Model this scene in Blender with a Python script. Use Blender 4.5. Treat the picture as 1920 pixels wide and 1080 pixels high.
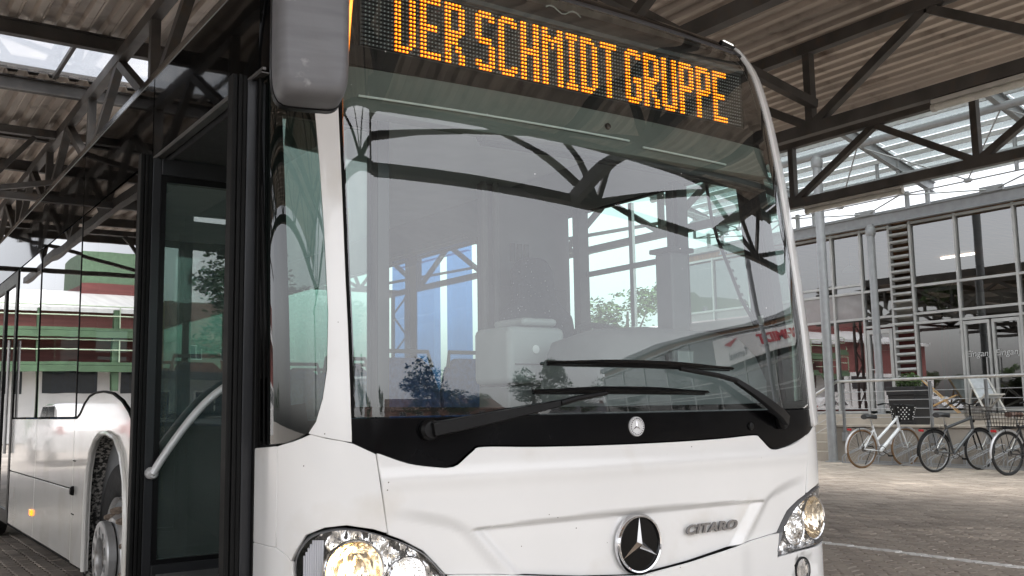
import bpy, bmesh, math, random
import numpy as np
from mathutils import Vector, Matrix
random.seed(7)
for o in list(bpy.data.objects): bpy.data.objects.remove(o)
SC = bpy.context.scene
COL = SC.collection
PI = math.pi
R = math.radians

# ------------------------------------------------------------------ camera
CAM_F, CAM_YAW, CAM_PITCH, CAM_ROLL = 1822.84, .604898, .123282, -.016225
CAM_LOC = Vector((-2.41472, -2.70272, 1.19176))
cd = bpy.data.cameras.new('camera')
cam = bpy.data.objects.new('camera', cd); COL.objects.link(cam)
cd.sensor_fit = 'HORIZONTAL'; cd.sensor_width = 36.0; cd.lens = 36.0 * CAM_F / 1920.0
cd.clip_start = .05; cd.clip_end = 3000
fw = Vector((math.sin(CAM_YAW) * math.cos(CAM_PITCH), math.cos(CAM_YAW) * math.cos(CAM_PITCH), math.sin(CAM_PITCH)))
rt = Vector((math.cos(CAM_YAW), -math.sin(CAM_YAW), 0)); upv = rt.cross(fw)
r2 = rt * math.cos(CAM_ROLL) + upv * math.sin(CAM_ROLL); u2 = -rt * math.sin(CAM_ROLL) + upv * math.cos(CAM_ROLL)
cam.matrix_world = Matrix(((r2.x, u2.x, -fw.x, CAM_LOC.x), (r2.y, u2.y, -fw.y, CAM_LOC.y), (r2.z, u2.z, -fw.z, CAM_LOC.z), (0, 0, 0, 1)))
SC.camera = cam

# ------------------------------------------------------------------ sky, sun, exposure
SUN_EL, SUN_AZ = R(66), R(200)        # soft sun behind cloud, from in front of the bus
wld = bpy.data.worlds.new('World'); SC.world = wld; wld.use_nodes = True
nt = wld.node_tree; N = nt.nodes; bg = N['Background']
sky = N.new('ShaderNodeTexSky'); sky.sky_type = 'NISHITA'; sky.sun_disc = False
sky.sun_elevation = SUN_EL; sky.sun_rotation = SUN_AZ; sky.air_density = 1.0; sky.dust_density = 4.0; sky.ozone_density = 1.0
hs = N.new('ShaderNodeHueSaturation'); hs.inputs['Saturation'].default_value = .18
nz = N.new('ShaderNodeTexNoise'); nz.inputs['Scale'].default_value = 2.2; nz.inputs['Detail'].default_value = 6
tc = N.new('ShaderNodeTexCoord')
rp = N.new('ShaderNodeValToRGB'); rp.color_ramp.elements[0].color = (.81, .81, .85, 1); rp.color_ramp.elements[1].color = (1.22, 1.21, 1.20, 1)
rp.color_ramp.elements[0].position = .3; rp.color_ramp.elements[1].position = .7
mx = N.new('ShaderNodeMixRGB'); mx.blend_type = 'MULTIPLY'; mx.inputs[0].default_value = 1
nt.links.new(tc.outputs['Generated'], nz.inputs['Vector']); nt.links.new(nz.outputs['Fac'], rp.inputs['Fac'])
nt.links.new(sky.outputs[0], hs.inputs['Color']); nt.links.new(hs.outputs[0], mx.inputs[1]); nt.links.new(rp.outputs[0], mx.inputs[2])
nt.links.new(mx.outputs[0], bg.inputs['Color']); bg.inputs['Strength'].default_value = .15
sl = bpy.data.lights.new('sun', 'SUN'); sl.energy = .7; sl.angle = R(25); sl.color = (1, .96, .9)
sun = bpy.data.objects.new('sun', sl); COL.objects.link(sun)
sd = Vector((math.sin(SUN_AZ) * math.cos(SUN_EL), math.cos(SUN_AZ) * math.cos(SUN_EL), math.sin(SUN_EL)))
sun.rotation_euler = sd.to_track_quat('Z', 'Y').to_euler(); sun.location = sd * 60
vs = SC.view_settings; vs.view_transform = 'Standard'; vs.look = 'None'; vs.gamma = 1; vs.use_curve_mapping = False
vs.exposure = 1.65
cy = SC.cycles; cy.use_denoising = True; cy.max_bounces = 10; cy.diffuse_bounces = 4; cy.glossy_bounces = 5
cy.transmission_bounces = 8; cy.transparent_max_bounces = 24; cy.caustics_reflective = False; cy.caustics_refractive = False
cy.sample_clamp_indirect = 8

# ------------------------------------------------------------------ materials
MATS = {}
def _nt(name):
    m = bpy.data.materials.new(name); m.use_nodes = True; MATS[name] = m
    return m, m.node_tree.nodes, m.node_tree.links, m.node_tree.nodes['Principled BSDF']
def noise(N, L, scale, detail=4, coord='Object', stretch=None):
    t = N.new('ShaderNodeTexCoord'); n = N.new('ShaderNodeTexNoise')
    n.inputs['Scale'].default_value = scale; n.inputs['Detail'].default_value = detail
    if stretch:
        mp = N.new('ShaderNodeMapping'); mp.inputs['Scale'].default_value = stretch
        L.new(t.outputs[coord], mp.inputs['Vector']); L.new(mp.outputs[0], n.inputs['Vector'])
    else: L.new(t.outputs[coord], n.inputs['Vector'])
    return n
def ramp(N, L, src, c0, c1, p0=.35, p1=.65):
    r = N.new('ShaderNodeValToRGB'); e = r.color_ramp.elements
    e[0].color = (*c0, 1); e[1].color = (*c1, 1); e[0].position = p0; e[1].position = p1
    L.new(src, r.inputs['Fac']); return r
def pm(name, col, rough=.5, metal=0, var=.12, scale=6, bump=0, bscale=60, coat=0, emit=None, estr=0, island=0, stretch=None, rvar=.08, spec=.5, dirt=None, chips=0):
    if name in MATS: return MATS[name]
    m, N, L, b = _nt(name)
    b.inputs['Roughness'].default_value = rough; b.inputs['Metallic'].default_value = metal
    b.inputs['Specular IOR Level'].default_value = spec
    if coat: b.inputs['Coat Weight'].default_value = coat; b.inputs['Coat Roughness'].default_value = .04
    n = noise(N, L, scale, 5, stretch=stretch)
    c0 = tuple(max(0, c * (1 - var)) for c in col); c1 = tuple(c * (1 + var) for c in col)
    r = ramp(N, L, n.outputs['Fac'], c0, c1); out = r.outputs[0]
    if island:
        g = N.new('ShaderNodeNewGeometry'); h = N.new('ShaderNodeHueSaturation')
        mr = N.new('ShaderNodeMapRange'); mr.inputs['To Min'].default_value = 1 - island; mr.inputs['To Max'].default_value = 1 + island
        L.new(g.outputs['Random Per Island'], mr.inputs['Value']); L.new(mr.outputs[0], h.inputs['Value']); L.new(out, h.inputs['Color']); out = h.outputs[0]
    if dirt:
        dcol, dsc, lo, hi = dirt
        dn = noise(N, L, dsc, 9); dr = ramp(N, L, dn.outputs['Fac'], (0, 0, 0), (1, 1, 1), lo, hi)
        mixn = N.new('ShaderNodeMixRGB'); L.new(dr.outputs[0], mixn.inputs[0]); L.new(out, mixn.inputs[1]); mixn.inputs[2].default_value = (*dcol, 1); out = mixn.outputs[0]
    if chips:
        mc_ = N.new('ShaderNodeMixRGB'); L.new(speck(N, L, 22, .05), mc_.inputs[0]); L.new(out, mc_.inputs[1]); mc_.inputs[2].default_value = (.12, .10, .08, 1); out = mc_.outputs[0]
    L.new(out, b.inputs['Base Color'])
    if rvar:
        n2 = noise(N, L, scale * 2.3, 4); mr = N.new('ShaderNodeMapRange')
        mr.inputs['To Min'].default_value = max(.01, rough - rvar); mr.inputs['To Max'].default_value = min(1, rough + rvar)
        L.new(n2.outputs['Fac'], mr.inputs['Value']); L.new(mr.outputs[0], b.inputs['Roughness'])
    if bump:
        n3 = noise(N, L, bscale, 3); bp = N.new('ShaderNodeBump'); bp.inputs['Strength'].default_value = bump; bp.inputs['Distance'].default_value = .01
        L.new(n3.outputs['Fac'], bp.inputs['Height']); L.new(bp.outputs[0], b.inputs['Normal'])
    if emit: b.inputs['Emission Color'].default_value = (*emit, 1); b.inputs['Emission Strength'].default_value = estr
    return m
def speck(N, L, scale, size):
    # sparse insect marks and stone chips: cell centres, only in some cells
    t = N.new('ShaderNodeTexCoord'); v = N.new('ShaderNodeTexVoronoi'); v.inputs['Scale'].default_value = scale; L.new(t.outputs['Object'], v.inputs['Vector'])
    a = N.new('ShaderNodeMath'); a.operation = 'LESS_THAN'; a.inputs[1].default_value = size; L.new(v.outputs['Distance'], a.inputs[0])
    s = N.new('ShaderNodeSeparateColor'); L.new(v.outputs['Color'], s.inputs[0]); b = N.new('ShaderNodeMath'); b.operation = 'LESS_THAN'; b.inputs[1].default_value = .22; L.new(s.outputs[0], b.inputs[0])
    c = N.new('ShaderNodeMath'); c.operation = 'MULTIPLY'; L.new(a.outputs[0], c.inputs[0]); L.new(b.outputs[0], c.inputs[1]); return c.outputs[0]
def glass(name, tint, mult=1.8, ior=1.5, wave=0, wscale=2.0, rough=0.0, film=0, filmcol=(.5, .5, .5), specks=0):
    m, N, L, b = _nt(name); N.remove(b)
    out = N['Material Output']; fr = N.new('ShaderNodeFresnel')
    ge = N.new('ShaderNodeNewGeometry'); im = N.new('ShaderNodeMapRange'); im.inputs['To Min'].default_value = ior; im.inputs['To Max'].default_value = 1 / ior
    L.new(ge.outputs['Backfacing'], im.inputs['Value']); L.new(im.outputs[0], fr.inputs['IOR'])   # a thin sheet mirrors alike from both sides
    ml = N.new('ShaderNodeMath'); ml.operation = 'MULTIPLY'; ml.inputs[1].default_value = mult; ml.use_clamp = True
    tr = N.new('ShaderNodeBsdfTransparent'); tr.inputs[0].default_value = (*tint, 1)
    gl = N.new('ShaderNodeBsdfGlossy'); gl.inputs['Roughness'].default_value = rough
    mixs = N.new('ShaderNodeMixShader'); base = tr
    if film:
        df = N.new('ShaderNodeBsdfDiffuse'); df.inputs[0].default_value = (*filmcol, 1)
        m2 = N.new('ShaderNodeMixShader'); fn = noise(N, L, 5, 6)
        mr = N.new('ShaderNodeMapRange'); mr.inputs['To Min'].default_value = film * .4; mr.inputs['To Max'].default_value = film * 1.6
        L.new(fn.outputs['Fac'], mr.inputs['Value']); ff = mr.outputs[0]
        if specks:
            sp = speck(N, L, 16, .045); mxx = N.new('ShaderNodeMath'); mxx.operation = 'MAXIMUM'; L.new(ff, mxx.inputs[0]); L.new(sp, mxx.inputs[1]); ff = mxx.outputs[0]
        L.new(ff, m2.inputs[0]); L.new(tr.outputs[0], m2.inputs[1]); L.new(df.outputs[0], m2.inputs[2]); base = m2
    L.new(fr.outputs[0], ml.inputs[0]); L.new(ml.outputs[0], mixs.inputs[0]); L.new(base.outputs[0], mixs.inputs[1]); L.new(gl.outputs[0], mixs.inputs[2])
    if wave:
        n3 = noise(N, L, wscale, 1); bp = N.new('ShaderNodeBump'); bp.inputs['Strength'].default_value = wave; bp.inputs['Distance'].default_value = .1
        L.new(n3.outputs['Fac'], bp.inputs['Height']); L.new(bp.outputs[0], gl.inputs['Normal']); L.new(bp.outputs[0], fr.inputs['Normal'])
    L.new(mixs.outputs[0], out.inputs['Surface'])
    return m
def emis(name, col, s):
    m, N, L, b = _nt(name); b.inputs['Base Color'].default_value = (*col, 1); b.inputs['Emission Color'].default_value = (*col, 1); b.inputs['Emission Strength'].default_value = s
    b.inputs['Roughness'].default_value = .4
    n = noise(N, L, 40, 2); r = ramp(N, L, n.outputs['Fac'], tuple(c * .85 for c in col), col); L.new(r.outputs[0], b.inputs['Emission Color'])
    return m

WHITE = pm('white_paint', (.74, .735, .725), .22, var=.025, scale=1.5, coat=.6, rvar=.06, dirt=((.62, .59, .54), 3.5, .58, .85), chips=1)
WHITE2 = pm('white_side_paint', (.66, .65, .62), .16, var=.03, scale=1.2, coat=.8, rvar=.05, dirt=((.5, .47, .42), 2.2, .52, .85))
BLACKG = pm('black_gloss', (.003, .003, .0035), .14, var=.3, rvar=.06, spec=.13)
BLACKW = pm('black_gloss_wavy', (.003, .003, .003), .03, var=.3, rvar=.01, bump=.10, bscale=1.3, spec=.09)
BLACKP = pm('black_plastic', (.0045, .0045, .005), .38, spec=.22, var=.2, scale=14, bump=.05, bscale=300)
BLACKM = pm('black_matt', (.003, .003, .003), .8, var=.2, spec=.15)
RUBBER = pm('rubber', (.004, .004, .004), .55, var=.25, spec=.18, scale=9)
DOORGREY = pm('door_grey', (.026, .027, .030), .35, metal=.3, var=.08, bump=.02, bscale=200)
MIRGREY = pm('mirror_grey', (.13, .13, .138), .46, var=.10, scale=4, bump=.10, bscale=30, stretch=(1, 1, 9), dirt=((.30, .30, .30), 9, .64, .70))
CHROME = pm('chrome', (.78, .78, .80), .08, metal=1, var=.03, rvar=.04)
FACET = pm('faceted_reflector', (.85, .85, .85), .16, metal=.75, var=.05, bump=.9, bscale=34, rvar=.03)
FACETW = pm('warm_reflector', (.90, .66, .38), .16, metal=.75, var=.12, bump=.9, bscale=40, rvar=.03)
ALU = pm('aluminium', (.55, .55, .55), .32, metal=1, var=.06)
SILVER = pm('silver_paint', (.62, .62, .62), .38, metal=.25, var=.08, scale=12)
STEEL = pm('dark_steel', (.085, .078, .072), .55, metal=.2, var=.25, scale=3, dirt=((.12, .085, .06), 7, .55, .85))
GALV = pm('galvanised_steel', (.33, .34, .35), .45, metal=.4, var=.07, scale=7)
FRAMEG = pm('facade_grey', (.46, .46, .45), .45, metal=.15, var=.08, scale=3)
DECK = pm('roof_deck', (.54, .465, .40), .5, metal=.25, var=.18, scale=1.2, stretch=(4, .4, 1), dirt=((.16, .11, .08), 3.0, .55, .8))
IGREY = pm('interior_grey', (.17, .175, .18), .6, var=.06, scale=8, bump=.03, bscale=250)
IDARK = pm('interior_dark', (.035, .036, .038), .6, var=.15, scale=20, bump=.05, bscale=300)
OLIVE = pm('header_lining', (.125, .132, .118), .75, var=.12, scale=4, bump=.05, bscale=260)
IBLUE = pm('interior_blue', (.10, .30, .85), .45, var=.1, scale=8)
CEIL = pm('interior_ceiling', (.45, .45, .45), .6, var=.05)
YELLOW = pm('yellow_rail', (.75, .5, .06), .35, var=.08)
AMBER = pm('amber_lens_and_glow', (.9, .28, .02), .15, var=.1, emit=(1, .25, .01), estr=.9, coat=.5)  # side marker lens; also the painted display reflection on the mirror
CONC = pm('concrete', (.36, .325, .285), .85, var=.16, scale=2.2, bump=.25, bscale=45, dirt=((.2, .18, .15), 1.1, .5, .8))
CONCL = pm('light_concrete', (.46, .41, .35), .85, var=.12, scale=1.5, bump=.2, bscale=50)
PAVE = pm('paving', (.41, .35, .295), .78, var=.15, scale=1.1, bump=.35, bscale=80, island=.22, dirt=((.33, .28, .235), .8, .5, .8))
SAND = pm('joint_sand', (.36, .33, .29), .95, var=.3, scale=30, bump=.3, bscale=120)
GROUND = pm('ground_paving', (.35, .315, .28), .85, var=.25, scale=.6, bump=.3, bscale=30)
PAINTW = pm('road_paint', (.80, .78, .75), .7, var=.14, scale=5, bump=.2, bscale=60, dirt=((.4, .37, .34), 9, .64, .80))
BRICK = pm('red_cladding', (.17, .05, .045), .6, var=.2, scale=1.2, stretch=(.4, .4, 5))
REDIN = pm('red_wall', (.22, .05, .045), .7, var=.12, scale=1)
GREENS = pm('green_steel', (.075, .14, .075), .5, var=.15, scale=1.5)
WALLW = pm('white_render', (.68, .68, .68), .85, var=.08, scale=.8)
ROOFW = pm('pale_sheet_roof', (.62, .62, .62), .5, metal=.2, var=.12, scale=.5, stretch=(6, .3, 1))
WDARK = glass('dark_window', (.05, .06, .065), 1.6)
LEAF = pm('leaf', (.062, .105, .030), .6, var=.4, scale=1.5, island=.45, spec=.3)
LEAF2 = pm('leaf_dark', (.038, .075, .024), .6, var=.4, scale=1.5, island=.45, spec=.3)
BARK = pm('bark', (.10, .075, .055), .9, var=.3, scale=12, bump=.5, bscale=25)
WOOD = pm('wood', (.55, .34, .15), .55, var=.2, scale=4, stretch=(1, 1, 12))
CANVAS = pm('canvas', (.55, .6, .6), .8, var=.1, scale=5)
CEILW = pm('wood_ceiling', (.38, .2, .1), .6, var=.2, scale=2, stretch=(1, 10, 1))
TILED = pm('tiled_roof', (.15, .085, .065), .8, var=.2, scale=3)
TYRE = pm('tyre', (.014, .014, .014), .75, var=.3, scale=20, bump=.25, bscale=60)
TAN = pm('tan_tyre', (.17, .10, .05), .7, var=.15)
CARW = pm('car_white', (.72, .72, .72), .15, var=.03, coat=.8)
CARR = pm('car_red', (.35, .02, .03), .15, var=.03, coat=.8)
LAMPG = pm('batten_housing', (.55, .53, .49), .5, var=.1)
G_SCREEN = glass('windscreen_glass', (.84, .93, .90), 2.85, 1.52, wave=.004, wscale=1.3, film=.012, filmcol=(.6, .6, .6), specks=1)
G_DOOR = glass('door_glass', (.62, .80, .74), 4.0, 1.55, wave=.01, wscale=1.5, film=.11, filmcol=(.46, .56, .53))  # film colour is a painted grey-green haze that lightens the pane like reflected sky
G_SIDE = glass('side_glass', (.10, .12, .12), 1.75, 1.6, wave=.016, wscale=1.1)
G_FAR = glass('far_side_glass', (.66, .82, .76), 1.6, 1.5)
G_CORNER = glass('corner_glass', (.42, .55, .50), 2.0, 1.55, wave=.02)
G_FAC = glass('facade_glass', (.36, .38, .38), 4.6, 1.6, wave=.012, wscale=.9)
G_ROOF = glass('roof_glass', (.46, .51, .50), 1.4, 1.5, film=.30, filmcol=(.6, .63, .62))
G_LENS = glass('lamp_lens', (.95, .95, .95), 1.3, 1.45, wave=.05, wscale=12)
SKYL = glass('skylight_sheet', (.88, .89, .90), 1.0, 1.45, film=.10, filmcol=(.9, .9, .9))
BLUEF = glass('blue_film', (.42, .60, .88), 1.0, 1.45, film=.15, filmcol=(.1, .25, .7))
MIRROR = pm('mirror_glass', (.85, .85, .87), .02, metal=1, var=.01, rvar=0)
LEDON = emis('led_lit', (1.0, .17, .002), .50)
LEDCORE = emis('led_core', (1.0, .36, .012), 1.35)
LEDOFF = pm('led_off', (.45, .45, .45), .35, var=.2)
LEDBOARD = pm('led_board', (.030, .029, .030), .55, var=.2, scale=60)
LAMPON = emis('lamp_lit', (1.0, .95, .85), 5.0)
BULB = emis('bulb_lit', (1.0, .62, .20), 14.0)
DRL = emis('drl_lit', (1.0, .93, .82), 16.0)

def facet(name, col, scale):
    m, N, L, b = _nt(name); b.inputs['Metallic'].default_value = .95; b.inputs['Roughness'].default_value = .09
    t = N.new('ShaderNodeTexCoord'); v = N.new('ShaderNodeTexVoronoi'); v.inputs['Scale'].default_value = scale; mp = N.new('ShaderNodeMapping'); mp.inputs['Scale'].default_value = (1.3, 1, .3); L.new(t.outputs['Object'], mp.inputs['Vector']); L.new(mp.outputs[0], v.inputs['Vector'])
    r = ramp(N, L, v.outputs['Distance'], tuple(c * .8 for c in col), col, 0, .6); L.new(r.outputs[0], b.inputs['Base Color'])
    s = N.new('ShaderNodeVectorMath'); s.operation = 'SUBTRACT'; s.inputs[1].default_value = (.5, .5, .5); L.new(v.outputs['Color'], s.inputs[0])
    k = N.new('ShaderNodeVectorMath'); k.operation = 'SCALE'; k.inputs['Scale'].default_value = .42; L.new(s.outputs[0], k.inputs[0])
    g = N.new('ShaderNodeNewGeometry'); a = N.new('ShaderNodeVectorMath'); a.operation = 'ADD'; L.new(g.outputs['Normal'], a.inputs[0]); L.new(k.outputs[0], a.inputs[1])
    n = N.new('ShaderNodeVectorMath'); n.operation = 'NORMALIZE'; L.new(a.outputs[0], n.inputs[0]); L.new(n.outputs[0], b.inputs['Normal'])
    return m
FACET = facet('lamp_facets', (.9, .9, .9), 110)
FACETW = facet('lamp_facets_warm', (.95, .86, .70), 80)

# ------------------------------------------------------------------ mesh helpers
def V(*a): return Vector(a)
INV = {}
def tag(o, label=None, cat=None, group=None, kind=None):
    if label: o['label'] = label
    if cat: o['category'] = cat
    if group: o['group'] = group
    if kind: o['kind'] = kind
    return o
def thing(name, label, cat, loc=(0, 0, 0), rz=0, group=None, world=True):
    e = bpy.data.objects.new(name, None); COL.objects.link(e); e.location = loc; e.rotation_euler = (0, 0, rz); e.empty_display_size = .2
    if world: INV[e.name] = Matrix.Translation(-Vector(loc))
    return tag(e, label, cat, group)
def link(name, me, mat, parent=None):
    o = bpy.data.objects.new(name, me); COL.objects.link(o)
    if mat and not me.materials: me.materials.append(mat)
    if parent:
        o.parent = parent
        if parent.name in INV: o.matrix_parent_inverse = INV[parent.name]
    return o
class MB:
    def __init__(s): s.v = []; s.f = []
    def add(s, vs, fs):
        k = len(s.v); s.v += [tuple(p) for p in vs]; s.f += [tuple(i + k for i in f) for f in fs]; return s
    def box(s, a, b):
        x0, y0, z0 = a; x1, y1, z1 = b
        x0, x1 = min(x0, x1), max(x0, x1); y0, y1 = min(y0, y1), max(y0, y1); z0, z1 = min(z0, z1), max(z0, z1)
        return s.add([(x0, y0, z0), (x1, y0, z0), (x1, y1, z0), (x0, y1, z0), (x0, y0, z1), (x1, y0, z1), (x1, y1, z1), (x0, y1, z1)],
                     [(0, 3, 2, 1), (4, 5, 6, 7), (0, 1, 5, 4), (1, 2, 6, 5), (2, 3, 7, 6), (3, 0, 4, 7)])
    def bar(s, a, b, w, h, up=(0, 0, 1)):
        a = Vector(a); b = Vector(b); d = (b - a).normalized(); u = Vector(up)
        if abs(d.dot(u)) > .98: u = Vector((1, 0, 0))
        x = d.cross(u).normalized(); y = x.cross(d).normalized()
        P = [p + x * (i * w / 2) + y * (j * h / 2) for p in (a, b) for i, j in ((-1, -1), (1, -1), (1, 1), (-1, 1))]
        return s.add(P, [(0, 1, 2, 3), (7, 6, 5, 4), (0, 4, 5, 1), (1, 5, 6, 2), (2, 6, 7, 3), (3, 7, 4, 0)])
    def ibeam(s, a, b, w, h, t=.012, up=(0, 0, 1)):
        a = Vector(a); b = Vector(b); d = (b - a).normalized(); u = Vector(up); x = d.cross(u).normalized(); y = x.cross(d).normalized()
        s.bar(a + y * (h / 2 - t / 2), b + y * (h / 2 - t / 2), w, t, up); s.bar(a - y * (h / 2 - t / 2), b - y * (h / 2 - t / 2), w, t, up)
        return s.bar(a, b, t, h - 2 * t, up)
    def tube(s, pts, r, n=8, caps=True, closed=False):
        pts = [Vector(p) for p in pts]; m = len(pts); rr = r if isinstance(r, (list, tuple)) else [r] * m; ring = []; prev = None
        for i, p in enumerate(pts):
            d = (pts[(i + 1) % m] - pts[i - 1]) if closed else (pts[min(i + 1, m - 1)] - pts[max(i - 1, 0)])
            d.normalize()
            if prev is None:
                u = Vector((0, 0, 1)) if abs(d.z) < .9 else Vector((1, 0, 0)); x = d.cross(u).normalized()
            else: x = (prev - d * prev.dot(d)).normalized()
            prev = x; y = d.cross(x)
            ring.append([p + (x * math.cos(2 * PI * k / n) + y * math.sin(2 * PI * k / n)) * rr[i] for k in range(n)])
        vs = [q for g in ring for q in g]; fs = []
        for i in range(m if closed else m - 1):
            j = (i + 1) % m
            for k in range(n): fs.append((i * n + k, i * n + (k + 1) % n, j * n + (k + 1) % n, j * n + k))
        if caps and not closed: fs.append(tuple(range(n - 1, -1, -1))); fs.append(tuple((m - 1) * n + k for k in range(n)))
        return s.add(vs, fs)
    def lathe(s, prof, o, ax, n=24, cap0=True, cap1=True):
        # prof: (radius, height along axis)
        o = Vector(o); a = Vector(ax).normalized(); u = Vector((0, 0, 1)) if abs(a.z) < .9 else Vector((1, 0, 0)); x = a.cross(u).normalized(); y = a.cross(x)
        vs = []; fs = []
        for r, h in prof:
            for k in range(n): t = 2 * PI * k / n; vs.append(o + a * h + (x * math.cos(t) + y * math.sin(t)) * r)
        for i in range(len(prof) - 1):
            for k in range(n): fs.append((i * n + k, (i + 1) * n + k, (i + 1) * n + (k + 1) % n, i * n + (k + 1) % n))
        if cap0 and prof[0][0] > 1e-4: fs.append(tuple(range(n)))
        if cap1 and prof[-1][0] > 1e-4: fs.append(tuple((len(prof) - 1) * n + k for k in range(n - 1, -1, -1)))
        return s.add(vs, fs)
    def prism(s, poly, f0, f1):
        n = len(poly); vs = [f0(p) for p in poly] + [f1(p) for p in poly]
        return s.add(vs, [tuple(range(n)), tuple(range(2 * n - 1, n - 1, -1))] + [(i, i + n, (i + 1) % n + n, (i + 1) % n) for i in range(n)])
    def mesh(s, name, smooth=False, angle=None):
        me = bpy.data.meshes.new(name); me.from_pydata(s.v, [], s.f)
        bm = bmesh.new(); bm.from_mesh(me); bmesh.ops.recalc_face_normals(bm, faces=bm.faces); bm.to_mesh(me); bm.free()
        if smooth: me.shade_smooth(); me.set_sharp_from_angle(angle=R(angle or 38))
        return me
    def build(s, name, mat, parent=None, smooth=False, bevel=0, angle=None):
        o = link(name, s.mesh(name, smooth, angle), mat, parent)
        if bevel:
            b = o.modifiers.new('bevel', 'BEVEL'); b.width = bevel; b.segments = 2; b.limit_method = 'ANGLE'; b.angle_limit = R(40)
            o.data.shade_smooth(); o.data.set_sharp_from_angle(angle=R(50)) if False else None
            b.harden_normals = True
        return o
def box(name, a, b, mat, parent=None, bevel=0): return MB().box(a, b).build(name, mat, parent, bevel=bevel)
def text_mesh(txt, size, extr, bold=0, shear=0, sx=1, align='CENTER', spacing=1.0):
    c = bpy.data.curves.new('t', 'FONT'); c.body = txt; c.size = size; c.extrude = extr; c.offset = bold; c.shear = shear; c.align_x = align; c.space_character = spacing; c.resolution_u = 3
    o = bpy.data.objects.new('t', c); COL.objects.link(o); bpy.context.view_layer.update()
    dg = bpy.context.evaluated_depsgraph_get(); me = bpy.data.meshes.new_from_object(o.evaluated_get(dg)); bpy.data.objects.remove(o); bpy.data.curves.remove(c)
    for v in me.vertices: v.co.x *= sx
    me.materials.clear(); return me
def place_text(name, txt, size, extr, mat, parent, origin, xdir, ydir, **k):
    me = text_mesh(txt, size, extr, **k); x = Vector(xdir).normalized(); y = Vector(ydir).normalized(); z = x.cross(y); o3 = Vector(origin)
    for v in me.vertices: v.co = o3 + x * v.co.x + y * v.co.y + z * v.co.z
    me.name = name
    return link(name, me, mat, parent)
# ================================================================== GROUND
gnd = link('ground', MB().add([(-400, -400, -.03), (400, -400, -.03), (400, 400, -.03), (-400, 400, -.03)], [(0, 1, 2, 3)]).mesh('ground'), GROUND)
tag(gnd, kind='structure')
bed = link('paving_bed', MB().add([(-9, -8, -.018), (14.8, -8, -.018), (14.8, 16, -.018), (-9, 16, -.018)], [(0, 1, 2, 3)]).mesh('paving_bed'), SAND)
tag(bed, kind='structure')
PL, PW, PA, PG = .225, .1125, .013, .005
def paver_outline():
    zz = [(0, 0), (.125, PA), (.375, -PA), (.5, 0), (.625, PA), (.875, -PA), (1, 0)]
    left = [(-PW / 2 + PG + o, (t - .5) * (PL - 2 * PG)) for t, o in zz]; right = [(PW / 2 - PG + o, (t - .5) * (PL - 2 * PG)) for t, o in reversed(zz)]
    return left + right
PO = paver_outline()
def paver_geo(dx, dy, dz, tx, ty):
    n = len(PO); vs = []; fs = []
    for (k, zz) in ((1.0, -.022), (1.0, -.005), (.93, 0.0)):
        for x, y in PO: vs.append((dx + x * k, dy + y * (1 - (1 - k) * .5), dz + zz + x * tx + y * ty))
    for L_ in range(2):
        for i in range(n): j = (i + 1) % n; fs.append((L_ * n + i, L_ * n + j, (L_ + 1) * n + j, (L_ + 1) * n + i))
    fs.append(tuple(2 * n + i for i in range(n)))
    return vs, fs
def in_view(x, y, m=60):
    d = Vector((x, y, 0)) - CAM_LOC; z = d.dot(fw)
    if z < 1: return False
    px = 960 + CAM_F * d.dot(r2) / z; py = 540 - CAM_F * d.dot(u2) / z
    return -m < px < 1920 + m and 700 < py < 1080 + m
cells = []
for i in range(int(-1.7 / PW), int(14.72 / PW)):
    x = (i + .5) * PW
    if 2.3 < x < 3.2 or x > 14.70: continue
    for j in range(int(-3 / PL), int(15 / PL)):
        y = (j + .5 + (.5 if i % 2 else 0)) * PL
        near = in_view(x, y, 120)
        if near or (x > 3.2 and random.random() < .0): cells.append((((x - CAM_LOC.x) ** 2 + (y - CAM_LOC.y) ** 2), x, y, i))
cells.sort()
LINE_I = int(4.66 / PW)
rest = MB(); shared = [None, None, None]
white = []
npv = 0
for d2, x, y, i in cells:
    if x < 2.4 and y < 3.5: continue
    dz = random.uniform(-.002, .002); tx, ty = random.uniform(-.012, .012), random.uniform(-.008, .008)
    if i == LINE_I: white.append((x, y, dz)); continue
    if npv < 300 and x > 3.2:
        k = npv % 3
        if shared[k] is None:
            mb = MB(); mb.add(*paver_geo(0, 0, 0, (k - 1) * .01, (k - 1) * .006)); shared[k] = mb.mesh('paver'); shared[k].materials.append(pm('paving_%d' % k, [(.41, .35, .295), (.37, .315, .265), (.44, .38, .32)][k], .78, var=.16, scale=3, bump=.35, bscale=80, dirt=((.20, .175, .15), 2, .5, .8)))
        o = link('paver', shared[k], None, gnd); o.location = (x, y, dz + .03 - .03); npv += 1
    else: rest.add(*paver_geo(x, y, dz, tx, ty))
o = rest.build('paving_stones', PAVE, gnd); o['kind'] = 'stuff'
wm = MB()
for x, y, dz in white: wm.add(*paver_geo(x, y, dz + .001, 0, 0))
mk = wm.build('road_marking', PAINTW)
tag(mk, kind='structure')

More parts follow.
